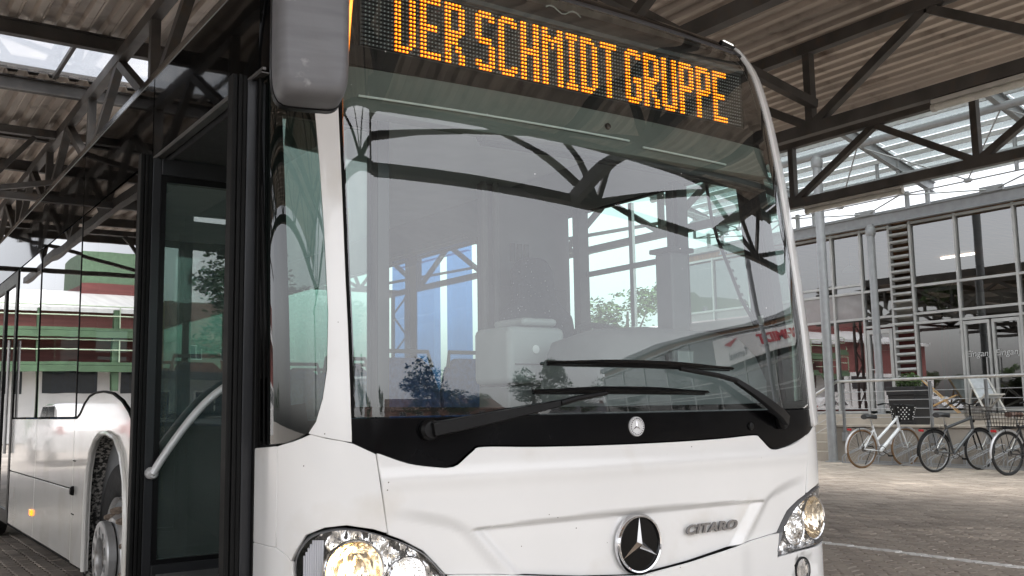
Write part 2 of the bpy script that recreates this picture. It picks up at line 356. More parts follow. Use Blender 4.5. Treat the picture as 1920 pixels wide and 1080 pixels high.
# ================================================================== STATION CANOPY (steel trusses, sheet deck, skylight)
can = thing('station_canopy', 'dark steel truss canopy with corrugated sheet roof over the bus', 'canopy', (2.7, 8, 0))
ZB, ZT, ZD = 4.0, 4.9, 5.06
CX0, CX1, CY0, CY1 = -11.9, 8.75, -3.85, 19.6
SKY0, SKY1 = 7.72, 9.18
PITCH = .215
def deck_sheet(x0, nr, y0, y1):
    mb = MB(); pr = []
    for k in range(nr):
        b = x0 + k * PITCH
        pr += [(b, ZD + .05), (b + .075, ZD + .05), (b + .10, ZD), (b + .165, ZD), (b + .175, ZD + .008), (b + .19, ZD)]
    pr.append((x0 + nr * PITCH, ZD + .05))
    n = len(pr); vs = [(x, y0, z) for x, z in pr] + [(x, y1, z) for x, z in pr]
    mb.add(vs, [(i, i + 1, n + i + 1, n + i) for i in range(n - 1)])
    return mb
x = CX0; nr = 5
while x < CX1 - .01:
    for y0, y1 in ((CY0, SKY0 - .02), (SKY1 + .02, CY1)):
        deck_sheet(x, min(nr, max(1, int(round((CX1 - x) / PITCH)))), y0, y1).build('roof_sheet', DECK, can)
    # opaque roofing above so no light leaks
    x += nr * PITCH
box('roof_membrane', (CX0, CY0, ZD + .06), (CX1, SKY0 - .02, ZD + .10), STEEL, can); box('roof_membrane', (CX0, SKY1 + .02, ZD + .06), (CX1, CY1, ZD + .10), STEEL, can)
TX = [-9.0, -6.05, -3.1, -.2, 2.75, 5.7, 8.6]
for k in range(20):      # skylight panes between glazing bars
    x0 = CX0 + k * 1.03; x1 = min(x0 + 1.03, CX1)
    box('skylight_pane', (x0 + .02, SKY0, ZD + .03), (x1 - .02, SKY1, ZD + .04), SKYL, can)
    box('glazing_bar', (x0 - .02, SKY0, ZD - .02), (x0 + .018, SKY1, ZD + .03), STEEL, can)
yp = [7.55, 9.33, 11.5, 13.4, 15.4, 17.4, 19.4]
for y in yp:
    mb = MB(); mb.ibeam((CX0, y, ZD - .085), (CX1, y, ZD - .085), .09, .16, .012)
    mb.build('purlin', STEEL, can)
def angle_strut(mb, a, b, w=.09): mb.bar(a, b, w, w)
for xi, X in enumerate(TX):
    w = .10
    t = MB(); t.bar((X, CY0 + .25, ZT - .04), (X, CY1, ZT - .04), w, .12); top = t.build('truss', STEEL, can)
    b = MB(); b.bar((X, CY0 + .25, ZB), (X, CY1, ZB), w, .12); b.build('bottom_chord', STEEL, top)
    y = -3.55 + (.52 if xi == 5 else 1.68 if xi == 6 else 0.4); k = 0
    P = 1.36
    ys = []
    # phase measured from the picture
    ph = {5: 3.55, 6: 3.43}.get(xi, 3.5)
    y0 = ph - 2 * P * math.floor((ph + 3.6) / (2 * P))
    y = y0
    while y < CY1 - .2:
        m = MB(); m.bar((X, y, ZB + .06), (X, y, ZT - .10), .085, .085); m.build('post', STEEL, top)
        for sgn in (-1, 1):
            y2 = y + sgn * P
            if CY0 + .3 < y2 < CY1:
                m = MB(); m.bar((X + .002, y + sgn * .05, ZB + .05), (X + .002, y2, ZT - .09), .085, .085); m.build('diagonal', STEEL, top)
        y += 2 * P
# transverse trusses: the edge truss in front and ones behind
def cross_truss(Y, x0, x1, nodes, vee=.95):
    t = MB(); t.bar((x0, Y, ZT - .04), (x1, Y, ZT - .04), .10, .10); top = t.build('cross_truss', STEEL, can)
    m = MB(); m.bar((x0, Y, ZB), (x1, Y, ZB), .09, .085); m.build('bottom_chord', STEEL, top)
    for x in nodes:
        for dx in (-1.6, -.35, .6, 3.4):
            m = MB(); m.bar((x, Y, ZB + .04), (x + dx, Y, ZT - .1), .065, .065); m.build('diagonal', STEEL, top)
cross_truss(-3.62, CX0, CX1, [-9.7, -5.4, -1.1, 3.2, 7.5])
cross_truss(10.95, CX0, CX1, [-9.7, -5.4, -1.1, 3.2, 7.5])
cross_truss(17.9, CX0, CX1, [-9.7, -5.4, -1.1, 3.2, 7.5])
m = MB(); m.bar((2.75, 3.5, ZT - .1), (5.7, 3.5, ZB + .25), .09, .09); m.build('sway_brace', STEEL, can)
m = MB(); m.box((CX0, CY0 - .06, ZD - .12), (CX1 + .05, CY0, ZD + .2)); m.build('fascia', STEEL, can)
m = MB(); m.box((CX1, CY0, ZD - .02), (CX1 + .05, CY1, ZD + .2)); m.build('fascia', STEEL, can)
# canopy posts (lattice), standing to the left and far right out of frame and behind
for (px_, py_) in ((-6.05, 12.2), (-6.05, 18.6), (8.6, 18.0), (-11, -3.6)):
    pst = thing('canopy_post', {(-6.05, 12.2): 'lattice steel post holding the canopy left of the bus', (-6.05, 18.6): 'farther lattice steel post left of the bus', (8.6, 18.0): 'lattice steel post at the far right canopy edge', (-11, -3.6): 'lattice steel post at the front left canopy corner'}[(px_, py_)], 'post', (px_, py_, 0), group='lattice posts of the canopy')
    for sx in (-1, 1):
        m = MB(); m.bar((px_ + .18 * sx, py_, 0), (px_ + .18 * sx, py_, ZB - .06), .07, .07); m.build('upright', STEEL, pst)
    for k in range(8):
        m = MB(); z0 = .1 + k * .48; s_ = 1 if k % 2 else -1; m.bar((px_ - .18 * s_, py_, z0), (px_ + .18 * s_, py_, z0 + .46), .035, .035); m.build('lacing', STEEL, pst)
# fluorescent battens under the chords
def batten(x, y, z, ln, label):
    t = thing('tube_lamp', label, 'lamp', (x, y, z), group='tube lamps under the canopy')
    m = MB(); m.box((x - .045, y - ln / 2, z - .045), (x + .045, y + ln / 2, z - .002)); m.build('housing', LAMPG, t, bevel=.008)
    m = MB(); m.tube([(x, y - ln / 2 + .03, z - .075), (x, y + ln / 2 - .03, z - .075)], .032, 10); m.build('diffuser', pm('tube_diffuser', (.7, .68, .62), .3, var=.08), t, smooth=True)
    for e in (-1, 1):
        m = MB(); m.tube([(x, y + e * (ln / 2 - .03), z - .075), (x, y + e * (ln / 2 + .01), z - .075)], .038, 10); m.build('end_cap', LAMPG, t, smooth=True)
batten(5.7, 1.55, ZB - .065, 1.3, 'tube lamp under the truss chord nearest the picture corner')
batten(8.6, 5.2, ZB - .065, 1.5, 'long tube lamp under the lower chord above the column')
batten(4.35, 3.9, ZD - .17, 1.3, 'tube lamp hanging under the corrugated roof above the bus corner')

# ================================================================== TERRACE, STEPS
TZ = .72
WX = 14.76
ter = link('terrace', MB().box((WX, -24, -.02), (16.3, 10.35, TZ)).mesh('terrace'), CONCL); tag(ter, kind='structure')
ter2 = link('terrace_step', MB().box((16.3, -24, -.02), (17.6, 18, .93)).mesh('terrace_step'), CONCL); tag(ter2, kind='structure')
wl = thing('retaining_wall', 'brownish concrete retaining wall of the terrace behind the bike rack', 'wall', (WX - .06, 5, 0))
for k in range(14):
    y1 = 10.35 - k * 2.45
    m = MB(); m.box((WX - .10, y1 - 2.44, -.02), (WX - .004, y1, TZ - .02)); m.build('wall_panel', CONC, wl, bevel=.008)
    m = MB(); m.box((WX - .13, y1 - 2.44, TZ - .018), (WX + .25, y1, TZ + .03)); m.build('coping', CONCL, wl, bevel=.008)
for k in range(4):
    s_ = link('entrance_step', MB().box((14.75 + k * .36, 10.37, -.02), (16.3, 14.5, .18 * (k + 1))).mesh('entrance_step'), CONCL); tag(s_, kind='structure')

# ================================================================== TERMINAL BUILDING
FX = 17.5
tb = thing('terminal_building', 'two-storey terminal building with grey framed glass facade and Eingang doors', 'building', (FX, 4, .93))
FZ0, FZ1 = .93, 5.28
mull = [-22, -20.2, -18.4, -16.6, -14.8, -13, -11.2, -9.4, -7.6, -5.8, -4.1, -2.3, -.6, 1.2, 2.5, 3.8, 5.1, 6.4, 7.71, 9.01, 10.1, 10.64, 11.42, 12.24, 13.55, 14.9, 16.2, 18]
trans = [2.95, 3.16, 3.79]
for y in mull:
    m = MB(); m.box((FX - .06, y - .027, FZ0), (FX + .06, y + .027, FZ1)); m.build('mullion', FRAMEG, tb)
for a, b in zip(mull[:-1], mull[1:]):
    if abs(a - 10.1) < .01: continue
    doorbay = abs(a - 7.71) < .01
    tr = list(trans)
    if a > 11: tr = [3.16, 3.79, 3.98] if a < 12.3 else [3.16, 3.79]
    for z in [FZ0 + .04] + tr + [FZ1 - .04]:
        if doorbay and z < 1.2: continue
        m = MB(); m.box((FX - .05, a + .028, z - .027), (FX + .055, b - .028, z + .027)); m.build('transom', FRAMEG, tb)
    zz = [FZ0 + .08] + [t for t in tr] + [FZ1 - .08]
    for z0, z1 in zip(zz[:-1], zz[1:]):
        if z1 - z0 < .1: continue
        if doorbay and z0 < 1.2: continue
        if abs(a - 10.64) < .01 and z0 < 1.2: continue
        spand = a > 11 and abs(z0 - 3.16) < .01
        m = MB(); dx = random.uniform(-.003, .003)
        m.add([(FX + dx, a + .03, z0 + .03), (FX - dx, b - .03, z0 + .03), (FX - dx + random.uniform(-.004, .004), b - .03, z1 - .03), (FX + dx + random.uniform(-.004, .004), a + .03, z1 - .03)], [(0, 1, 2, 3)])
        m.build('spandrel' if spand else 'pane', pm('spandrel_glass', (.30, .29, .29), .12, var=.05, coat=.6) if spand else G_FAC, tb)
# entrance doors with lettering
for (a, b) in ((7.75, 8.345), (8.395, 8.975)):
    d = box('door', (FX - .045, a, FZ0 + .01), (FX + .045, a + .05, 2.9), FRAMEG, tb)
    m = MB(); m.box((FX - .045, b - .05, FZ0 + .01), (FX + .045, b, 2.9)); m.box((FX - .045, a + .051, 2.83), (FX + .045, b - .051, 2.9)); m.box((FX - .045, a + .051, FZ0 + .01), (FX + .045, b - .051, FZ0 + .10)); m.build('frame', FRAMEG, d)
    m = MB(); m.add([(FX, a + .05, FZ0 + .1), (FX, b - .05, FZ0 + .1), (FX + .003, b - .05, 2.83), (FX + .003, a + .05, 2.83)], [(0, 1, 2, 3)]); m.build('pane', G_FAC, d)
    m = MB(); m.tube([(FX - .09, (b if a < 8 else a) + (-.08 if a < 8 else .08), 1.7), (FX - .09, (b if a < 8 else a) + (-.08 if a < 8 else .08), 2.1)], .014, 8); m.build('handle', ALU, d, smooth=True)
    place_text('lettering', 'Eingang', .19, .003, pm('lettering_white', (.62, .62, .62), .6, var=.02), d, (FX - .012, (a + b) / 2, 2.13), (0, -1, 0), (0, 0, 1), shear=.2, bold=-.001)
# side door left of the louvres
d = box('door', (FX - .05, 10.70, FZ0 + .01), (FX + .05, 10.78, 2.88), FRAMEG, tb)
m = MB(); m.box((FX - .05, 11.30, FZ0 + .01), (FX + .05, 11.38, 2.88)); m.box((FX - .05, 10.781, 2.78), (FX + .05, 11.299, 2.88)); m.box((FX - .05, 10.781, FZ0 + .01), (FX + .05, 11.299, FZ0 + .12)); m.build('frame', FRAMEG, d)
m = MB(); m.add([(FX, 10.78, FZ0 + .1), (FX, 11.3, FZ0 + .1), (FX, 11.3, 2.8), (FX, 10.78, 2.8)], [(0, 1, 2, 3)]); m.build('pane', G_FAC, d)
m = MB(); m.tube([(FX - .05, 11.26, 1.95), (FX - .10, 11.26, 1.95), (FX - .10, 11.15, 1.95)], .012, 8); m.build('handle', ALU, d, smooth=True)
# louvre strip
for k in range(25):
    z = 1.06 + k * .172
    m = MB(); m.bar((FX - .03, 10.136, z), (FX - .03, 10.604, z), .10, .05, up=(.35, 0, 1)); m.build('louvre_slat', FRAMEG, tb)
# building volume: floors, walls, roof, interior
box('floor_slab', (19.5, -22, 3.2), (26, 18, 3.72), CONCL, tb); box('ground_slab', (FX + .1, -22, .6), (26, 18, .95), CONC, tb)
box('ceiling', (FX + .08, -22, 5.30), (26, 18, 5.45), CEILW, tb); box('roof_slab', (FX - .1, -22.2, 5.46), (26.2, 18.2, 5.62), GALV, tb)
box('back_wall', (26, -22, .95), (26.15, 18, 5.3), pm('interior_wall', (.30, .26, .22), .8), tb); box('end_wall', (FX, 18, .6), (26, 18.15, 5.3), CONC, tb); box('end_wall', (FX, -22.15, .6), (26, -22, 5.3), CONC, tb)
box('red_partition', (19.6, 10.7, .96), (19.75, 17.9, 3.19), REDIN, tb)
box('panel_wall', (20.3, 5, 3.73), (20.4, 9.0, 5.29), pm('panel_brown', (.22, .16, .12), .7), tb)
box('counter', (21, 5, .96), (21.6, 9.2, 2.0), IDARK, tb)
for yy in (6.3, 8.1, 13.0, 15.2):
    m = MB(); m.tube([(19.2, yy, 5.25), (19.2, yy, 4.75)], .01, 6); c_ = m.build('pendant_lamp', IDARK, tb)
    m = MB(); m.lathe([(.04, .16), (.10, .13), (.17, .05), (.19, 0)], (19.2, yy, 4.6), (0, 0, 1), 20, True, False); m.build('shade', pm('lamp_shade', (.6, .6, .55), .5), c_, smooth=True)
m = MB(); m.tube([(18.6, 11.9, 3.18), (18.6, 11.9, 2.76)], .01, 6); c_ = m.build('pendant_lamp', IDARK, tb)
m = MB(); m.lathe([(.05, .3), (.16, .25), (.25, .12), (.28, 0)], (18.6, 11.9, 2.46), (0, 0, 1), 24, True, False); m.build('shade', pm('lamp_shade_green', (.42, .45, .38), .5), c_, smooth=True)
# deep lit ceiling tubes
for k in range(2):
    m = MB(); m.box((23.4, 6 + k * 6, 5.24), (23.45, 7.0 + k * 6, 5.29)); m.build('ceiling_light', LAMPON, tb)

# sign banner on the terminal (seen in the windscreen)
sg = thing('banner_sign', 'white banner sign with red SCHMIDT lettering and grey Terminal below', 'sign', (16.9, -10, 4.3))
m = MB(); m.box((16.86, -12.6, 4.0), (16.94, -6.0, 4.95)); m.build('board', pm('sign_white', (.8, .8, .79), .5, var=.02), sg, bevel=.01)
REDL = pm('sign_red', (.5, .03, .05), .5, var=.03)
place_text('lettering', 'SCHMIDT', .60, .01, REDL, sg, (16.845, -8.3, 4.35), (0, -1, 0), (0, 0, 1), bold=.03, shear=.15, sx=1.15)
place_text('lettering', 'Terminal', .32, .01, pm('sign_grey', (.25, .25, .27), .5), sg, (16.845, -11.1, 4.12), (0, -1, 0), (0, 0, 1))
m = MB(); m.prism([(-11.9, 4.62), (-11.0, 4.85), (-11.5, 4.5)], lambda p: (16.84, p[0], p[1]), lambda p: (16.855, p[0], p[1])); m.build('red_arrow', REDL, sg)
for yy in (-12.2, -6.4):
    m = MB(); m.bar((16.95, yy, 4.5), (17.44, yy, 4.5), .08, .08); m.build('bracket', GALV, sg)

# ================================================================== GLASS CANOPY in front of the terminal
gc = thing('glass_canopy', 'pale steel and glass canopy in front of the terminal facade', 'canopy', (14.7, 5, 0))
def gz(x): return 6.86 - (x - 14.7) * .27
GX0, GX1 = 9.2, 17.4
gy = [-2.8 + 3.05 * k for k in range(7)]
for y in gy:
    m = MB(); m.ibeam((GX0, y, gz(GX0) - .22), (GX1, y, gz(GX1) - .22), .12, .24, .016); rb = m.build('rafter', GALV, gc)
xs = [GX1 - .05 - .42 * k for k in range(19)]
for x in xs:
    m = MB(); m.bar((x, -2.8, gz(x) - .055), (x, 15.6, gz(x) - .055), .055, .08); m.build('glazing_bar', pm('pale_bar', (.58, .59, .58), .45, metal=.2), gc)
for x0, x1 in zip(xs[1:], xs[:-1]):
    for y0, y1 in zip(gy[:-1], gy[1:]):
        m = MB(); m.add([(x0 + .01, y0, gz(x0)), (x1 + .02, y0, gz(x1) + .02), (x1 + .02, y1 - .02, gz(x1) + .02), (x0 + .01, y1 - .02, gz(x0))], [(0, 1, 2, 3)]); m.build('roof_pane', G_ROOF, gc)
m = MB(); m.tube([(14.7, -2.8, 6.50), (14.7, 15.6, 6.50)], .075, 14); m.build('ridge_pipe', GALV, gc, smooth=True)
m = MB(); m.tube([(16.1, -2.8, 6.02), (16.1, 15.6, 6.02)], .06, 12); m.build('pipe', GALV, gc, smooth=True)
m = MB(); m.ibeam((17.15, -2.8, 5.38), (17.15, 15.6, 5.38), .14, .26, .018); m.build('eaves_beam', GALV, gc)
for y in gy + [y_ + .5 for y_ in gy]:
    m = MB(); m.tube([(17.15, y, 5.51), (17.15, y, gz(17.15) - .3)], .055, 10); m.build('stub_post', GALV, gc, smooth=True)
    m = MB(); m.tube([(16.1, y, 5.6), (16.1, y, gz(16.1) - .1)], .04, 10); m.build('stub_post', GALV, gc, smooth=True)
for y in gy[:-1]:
    for (p, q) in (((16.1, y, 5.6), (17.1, y + 1.5, 5.55)), ((16.1, y + 3.05, 5.6), (17.1, y + 1.55, 5.55)), ((14.72, y, 6.45), (16.1, y + 1.5, 5.62)), ((14.72, y + 3.0, 6.45), (16.1, y + 1.5, 5.62)), ((16.1, y + .03, 5.6), (16.1, y + 3.0, 5.6))):
        m = MB(); m.tube([p, q], .016, 6); m.build('tie_rod', GALV, gc, smooth=True)
    m = MB(); m.lathe([(.02, -.09), (.05, -.05), (.05, .05), (.02, .09)], (16.1, y + 1.5, 5.61), (0, 1, 0), 10); m.build('rod_connector', GALV, gc, smooth=True)
    m = MB(); m.box((17.02, y + 1.3, 5.5), (17.1, y + 1.8, 5.62)); m.build('gusset_plate', GALV, gc)
def column(x, y, z0, z1, r, label):
    t = thing('steel_column', label, 'column', (x, y, z0), group='round steel columns')
    m = MB(); m.tube([(x, y, z0), (x, y, z1)], r, 24); m.build('shaft', GALV, t, smooth=True)
    m = MB(); m.lathe([(r + .07, 0), (r + .07, .015), (r + .01, .02)], (x, y, z0), (0, 0, 1), 24); m.build('base_plate', GALV, t)
    m = MB(); m.lathe([(r + .012, -.25), (r + .03, -.2), (r + .03, -.1), (r + .012, -.05)], (x, y, z1), (0, 0, 1), 24); m.build('head_collar', GALV, t, smooth=True)
column(14.5, 10.25, 0, 6.43, .095, 'tall round galvanised column beside the bicycles at the steps')
column(16.9, 10.72, .93, 5.24, .085, 'slimmer round column in front of the louvre strip')
column(14.5, -8.0, TZ, 6.43, .095, 'round column on the terrace beyond the right picture edge')

# ================================================================== RAILING, RACK, PLANTER, DECK CHAIRS
rl = thing('railing', 'brushed steel handrail with thin wires along the terrace edge', 'railing', (14.62, 5, 0))
HX, HZ = 14.60, 1.60
m = MB(); m.tube([(HX - .02, 12.3, .62), (HX, 10.15, HZ + .03), (HX, 10.0, HZ + .035), (HX, -20, HZ)], .03, 12); m.build('handrail', pm('brushed_steel', (.62, .61, .59), .3, metal=.85), rl, smooth=True)
for y in (10.02, 8.06, 6.98 - .02, 5.9, 4.4, 2.9, 1.4, -.1, -1.6, -3.1):
    for dy in (-.018, .018):
        m = MB(); m.box((HX - .005, y + dy - .005, .45), (HX + .045, y + dy + .005, HZ - .02)); m.build('post', GALV, rl)
    m = MB(); m.box((HX + .01, y - .07, .42), (HX + .05, y + .07, .60)); m.build('fixing_plate', GALV, rl)
for z in (.90, 1.07, 1.24, 1.41):
    m = MB(); m.tube([(HX + .02, 11.6, z - .72), (HX + .02, 10.0, z), (HX + .02, -20, z)], .007, 6); m.build('wire', ALU, rl)
rk = thing('bike_rack', 'low galvanised bike rack of tilted hoops against the retaining wall', 'bike rack', (14.4, 7, 0))
for x in (14.06, 14.60):
    m = MB(); m.bar((x, 9.7, .03), (x, 2.2, .03), .04, .03); m.build('ground_rail', GALV, rk)
for k in range(20):
    y = 9.35 - .37 * k
    for dy in (0, .07):
        m = MB(); q = y + dy
        m.tube([(14.05, q + .27, .04), (14.05, q + .27, .13), (14.08, q + .25, .17), (14.54, q - .05, .42), (14.58, q - .08, .42), (14.60, q - .10, .38), (14.60, q - .10, .04)], .011, 6)
        m.build('hoop', GALV, rk, smooth=True)
pt = thing('planter', 'tall tapered black planter with a round green shrub on the terrace', 'planter', (15.35, 8.98, TZ))
def taper(mb, c, w0, w1, z0, z1):
    x, y = c; mb.add([(x + sx * w / 2, y + sy * w / 2, z) for w, z in ((w0, z0), (w1, z1)) for sx, sy in ((-1, -1), (1, -1), (1, 1), (-1, 1))], [(0, 1, 2, 3), (4, 5, 6, 7), (0, 1, 5, 4), (1, 2, 6, 5), (2, 3, 7, 6), (3, 0, 4, 7)])
m = MB(); taper(m, (15.35, 8.98), .50, .60, TZ, 1.33); m.build('pot', pm('anthracite', (.02, .02, .022), .4, var=.1), pt, bevel=.012)
m = MB(); taper(m, (15.35, 8.98), .63, .64, 1.33, 1.50); m.build('rim', pm('anthracite', (.02, .02, .022), .4), pt, bevel=.012)
def leaf_cloud(n, rx, ry, rz, size, seed, shell=.55, lobes=None):
    rnd = random.Random(seed); mb = MB()
    for _ in range(n):
        while True:
            p = Vector((rnd.uniform(-1, 1), rnd.uniform(-1, 1), rnd.uniform(-1, 1)))
            if shell < p.length < 1: break
        if lobes:
            l = rnd.choice(lobes); p = Vector((p.x * l[3] + l[0], p.y * l[3] + l[1], p.z * l[3] * .85 + l[2]))
        c = Vector((p.x * rx, p.y * ry, p.z * rz)); s_ = size * rnd.uniform(.6, 1.3)
        a = Vector((rnd.gauss(0, 1), rnd.gauss(0, 1), rnd.gauss(0, .6))).normalized(); b = a.cross(Vector((rnd.gauss(0, 1), rnd.gauss(0, 1), rnd.gauss(0, 1)))).normalized()
        mb.add([c - a * s_, c - b * s_ * .45 + a * .1 * s_, c + a * s_, c + b * s_ * .45 + a * .1 * s_], [(0, 1, 2, 3)])
    return mb
mm = leaf_cloud(900, .25, .25, .2, .035, 3, .3); mm.v = [(x + 15.35, y + 8.98, z + 1.58) for x, y, z in mm.v]; mm.build('shrub', LEAF, pt)
def deck_chair(x, y, z, rz, label, cloth, wood=WOOD):
    t = thing('deck_chair', label, 'deck chair', (x, y, z), rz, group='deck chairs on the terrace', world=False); t.scale = (.72, .72, .78)
    for s_ in (-.28, .28):
        m = MB(); m.bar((s_, -.55, .02), (s_, .45, .98), .03, .045, up=(1, 0, 0)); m.build('back_rail', wood, t)
        m = MB(); m.bar((s_ * .88, .62, .02), (s_ * .88, -.50, .50), .03, .045, up=(1, 0, 0)); m.build('seat_rail', wood, t)
        m = MB(); m.bar((s_ * 1.1, .52, .02), (s_ * 1.1, .16, .68), .02, .035, up=(1, 0, 0)); m.build('strut', wood, t)
    m = MB(); pts = []
    for k in range(11):
        u = k / 10; pts.append((-.50 + .93 * u, .50 + .48 * u - .34 * math.sin(PI * u) * (1 - .45 * u)))
    n = len(pts); m.add([(-.25, a, b) for a, b in pts] + [(.25, a, b) for a, b in pts], [(i, i + 1, n + i + 1, n + i) for i in range(n - 1)]); m.build('sling', cloth, t, smooth=True)
    for (yy, zz) in ((.43, .98), (-.5, .5)):
        m = MB(); m.bar((-.3, yy, zz), (.3, yy, zz), .03, .03); m.build('cross_rail', wood, t)
deck_chair(16.95, 9.35, .93, R(25), 'wooden deck chair with pale sling beside the entrance', CANVAS)
deck_chair(16.95, 8.30, .93, R(-35), 'grey-white deck chair in front of the Eingang doors', pm('canvas_grey', (.42, .44, .46), .8), pm('pale_wood', (.6, .58, .54), .5))
ip = thing('indoor_plant', 'large-leaved green plant standing behind the glass near the louvres', 'plant', (17.95, 9.75, .95))
m = MB(); m.tube([(17.95, 9.75, 1.2), (17.93, 9.8, 2.2), (17.95, 9.72, 3.5)], [.035, .03, .02], 8); m.build('trunk', BARK, ip, smooth=True)
m = MB(); m.lathe([(.18, 0), (.24, .35), (.22, .35), (.2, .3)], (17.95, 9.75, .95), (0, 0, 1), 20); m.build('pot', IDARK, ip, smooth=True)
mm = leaf_cloud(200, .32, .42, .36, .15, 5, .2); mm.v = [(x + 17.95, y + 9.72, z + 3.55) for x, y, z in mm.v]; mm.build('leaves', pm('big_leaf', (.13, .26, .06), .4, var=.3, island=.4), ip)
# ================================================================== BUS
BUS = thing('bus', 'white and black city bus with amber DER SCHMIDT GRUPPE display and open front door', 'bus', (0, 6, 0))
Rc, rc, W = 9.0, .30, 1.275
th0 = math.asin((W - rc) / Rc); xt = Rc * math.sin(th0); yt = Rc - Rc * math.cos(th0)
ccx = xt - rc * math.sin(th0); ccy = yt + rc * math.cos(th0); xsd = ccx + rc
s1 = Rc * th0; s2 = s1 + rc * (PI / 2 - th0)
ZK = [-1, 1.0, 1.2, 1.5, 1.85, 2.2, 2.5, 2.75, 2.88, 2.95, 2.98]; YK = [0, 0, .004, .026, .066, .110, .162, .225, .305, .405, .53]
_zz = np.linspace(.0, 2.99, 2400); _yy = np.interp(_zz, ZK, YK)
def _smooth(w):
    k = np.exp(-np.linspace(-2, 2, 2 * w + 1) ** 2); k /= k.sum(); return np.convolve(np.pad(_yy, w, mode='edge'), k, 'valid')
_ya = _smooth(110); _yb = _smooth(30); _bl = np.clip((_zz - 2.72) / .12, 0, 1); _ys = _ya * (1 - _bl) + _yb * _bl
def yfz(z): return float(np.interp(z, _zz, _ys))
def plan(s):
    a = abs(s); g = 1 if s >= 0 else -1
    if a < s1: t = a / Rc; x, y = Rc * math.sin(t), Rc - Rc * math.cos(t)
    elif a < s2: t = th0 + (a - s1) / rc; x, y = ccx + rc * math.sin(t), ccy - rc * math.cos(t)
    else: x, y = ccx + rc, ccy + a - s2
    return g * x * W / xsd, y
def S0(s, z):
    x, y = plan(s); a = abs(s); k = 1 if a < s2 else max(0, 1 - (a - s2) / .6)
    wz = 1 - .05 * max(0, z - 2.45) ** 1.5
    return Vector((x * wz, y + yfz(z) * k, z))
def S(s, z, off=0, disp=None):
    h = 2e-3; p = S0(s, z); n = (S0(s + h, z) - S0(s - h, z)).cross(S0(s, z + h) - S0(s, z - h)).normalized()
    d = off - (disp(s, z) if disp else 0)
    return p + n * d
def Nrm(s, z, disp=None):
    h = 2e-3; f = lambda a, b: S(a, b, 0, disp)
    return (f(s + h, z) - f(s - h, z)).cross(f(s, z + h) - f(s, z - h)).normalized()
def patch(name, poly, mat, parent, off=0, disp=None, thick=.014, step=.05, zstep=None, edge=.0025, mirror=False):
    if mirror: poly = [(-a, b) for a, b in reversed(poly)]
    bm = bmesh.new(); bm.faces.new([bm.verts.new((a, b, 0)) for a, b in poly]); bmesh.ops.triangulate(bm, faces=bm.faces)
    zstep = zstep or step
    A = [p[0] for p in poly]; B = [p[1] for p in poly]
    for ax, lo, hi, st in ((0, min(A), max(A), step), (1, min(B), max(B), zstep)):
        v = math.floor(lo / st) * st + st * .5
        while v < hi:
            co = (v, 0, 0) if ax == 0 else (0, v, 0); no = (1, 0, 0) if ax == 0 else (0, 1, 0)
            bmesh.ops.bisect_plane(bm, geom=bm.verts[:] + bm.edges[:] + bm.faces[:], plane_co=co, plane_no=no, dist=1e-5); v += st
    bmesh.ops.remove_doubles(bm, verts=bm.verts, dist=1e-5)
    bmesh.ops.recalc_face_normals(bm, faces=bm.faces)
    bm.verts.index_update(); bm.normal_update()
    flip = bm.faces[:][0].normal.z < 0
    uv = [(v.co.x, v.co.y) for v in bm.verts]; vs = [S(a, b, off, disp) for a, b in uv]; ns = [Nrm(a, b, disp) for a, b in uv]
    fs = [tuple(v.index for v in (reversed(f.verts) if flip else f.verts)) for f in bm.faces]
    if thick:
        be = [e for e in bm.edges if len(e.link_faces) == 1]; out = {}
        for e in be:
            i, j = e.verts[0].index, e.verts[1].index; t = (vs[j] - vs[i])
            if t.length < 1e-7: continue
            o = t.cross(ns[i]).normalized(); c = e.link_faces[0].calc_center_median(); cm = S(c.x, c.y, off, disp)
            if o.dot(cm - (vs[i] + vs[j]) / 2) > 0: o = -o
            for k in (i, j): out.setdefault(k, Vector((0, 0, 0))); out[k] = out[k] + o
        m1, m2 = {}, {}
        for k, o in out.items():
            o = o.normalized(); m1[k] = len(vs); vs.append(vs[k] + o * edge - ns[k] * edge); ns.append((ns[k] * .4 + o).normalized())
            m2[k] = len(vs); vs.append(vs[k] + o * edge - ns[k] * thick); ns.append(o)
        for e in be:
            i, j = e.verts[0].index, e.verts[1].index
            if i not in m1 or j not in m1: continue
            q = [(i, j, m1[j], m1[i]), (m1[i], m1[j], m2[j], m2[i])]
            for f in q:
                a, b, c = vs[f[0]], vs[f[1]], vs[f[2]]; nn = (b - a).cross(c - a)
                fs.append(f if nn.dot(ns[f[3]]) > 0 else tuple(reversed(f)))
    bm.free()
    me = bpy.data.meshes.new(name); me.from_pydata([tuple(v) for v in vs], [], fs); me.validate(); me.shade_smooth()
    me.normals_split_custom_set_from_vertices([tuple(n) for n in ns])
    return link(name, me, mat, parent)
def both(name, poly, mat, parent, **k):
    a = patch(name, poly, mat, parent, **k); b = patch(name, poly, mat, parent, mirror=True, **k); return a, b
def sym(half): return [(-a, b) for a, b in half] + [(a, b) for a, b in reversed(half) if a > 1e-6]

# ---- inner dark shell behind the front panels, so that joints read dark
patch('front_substructure', [(-1.40, .30), (1.40, .30), (1.40, 1.165), (-1.40, 1.165)], BLACKM, BUS, off=-.03, disp=lambda s, z: .16 if (abs(s) > .70 and .54 < z < .88) else 0, thick=0, step=.04)
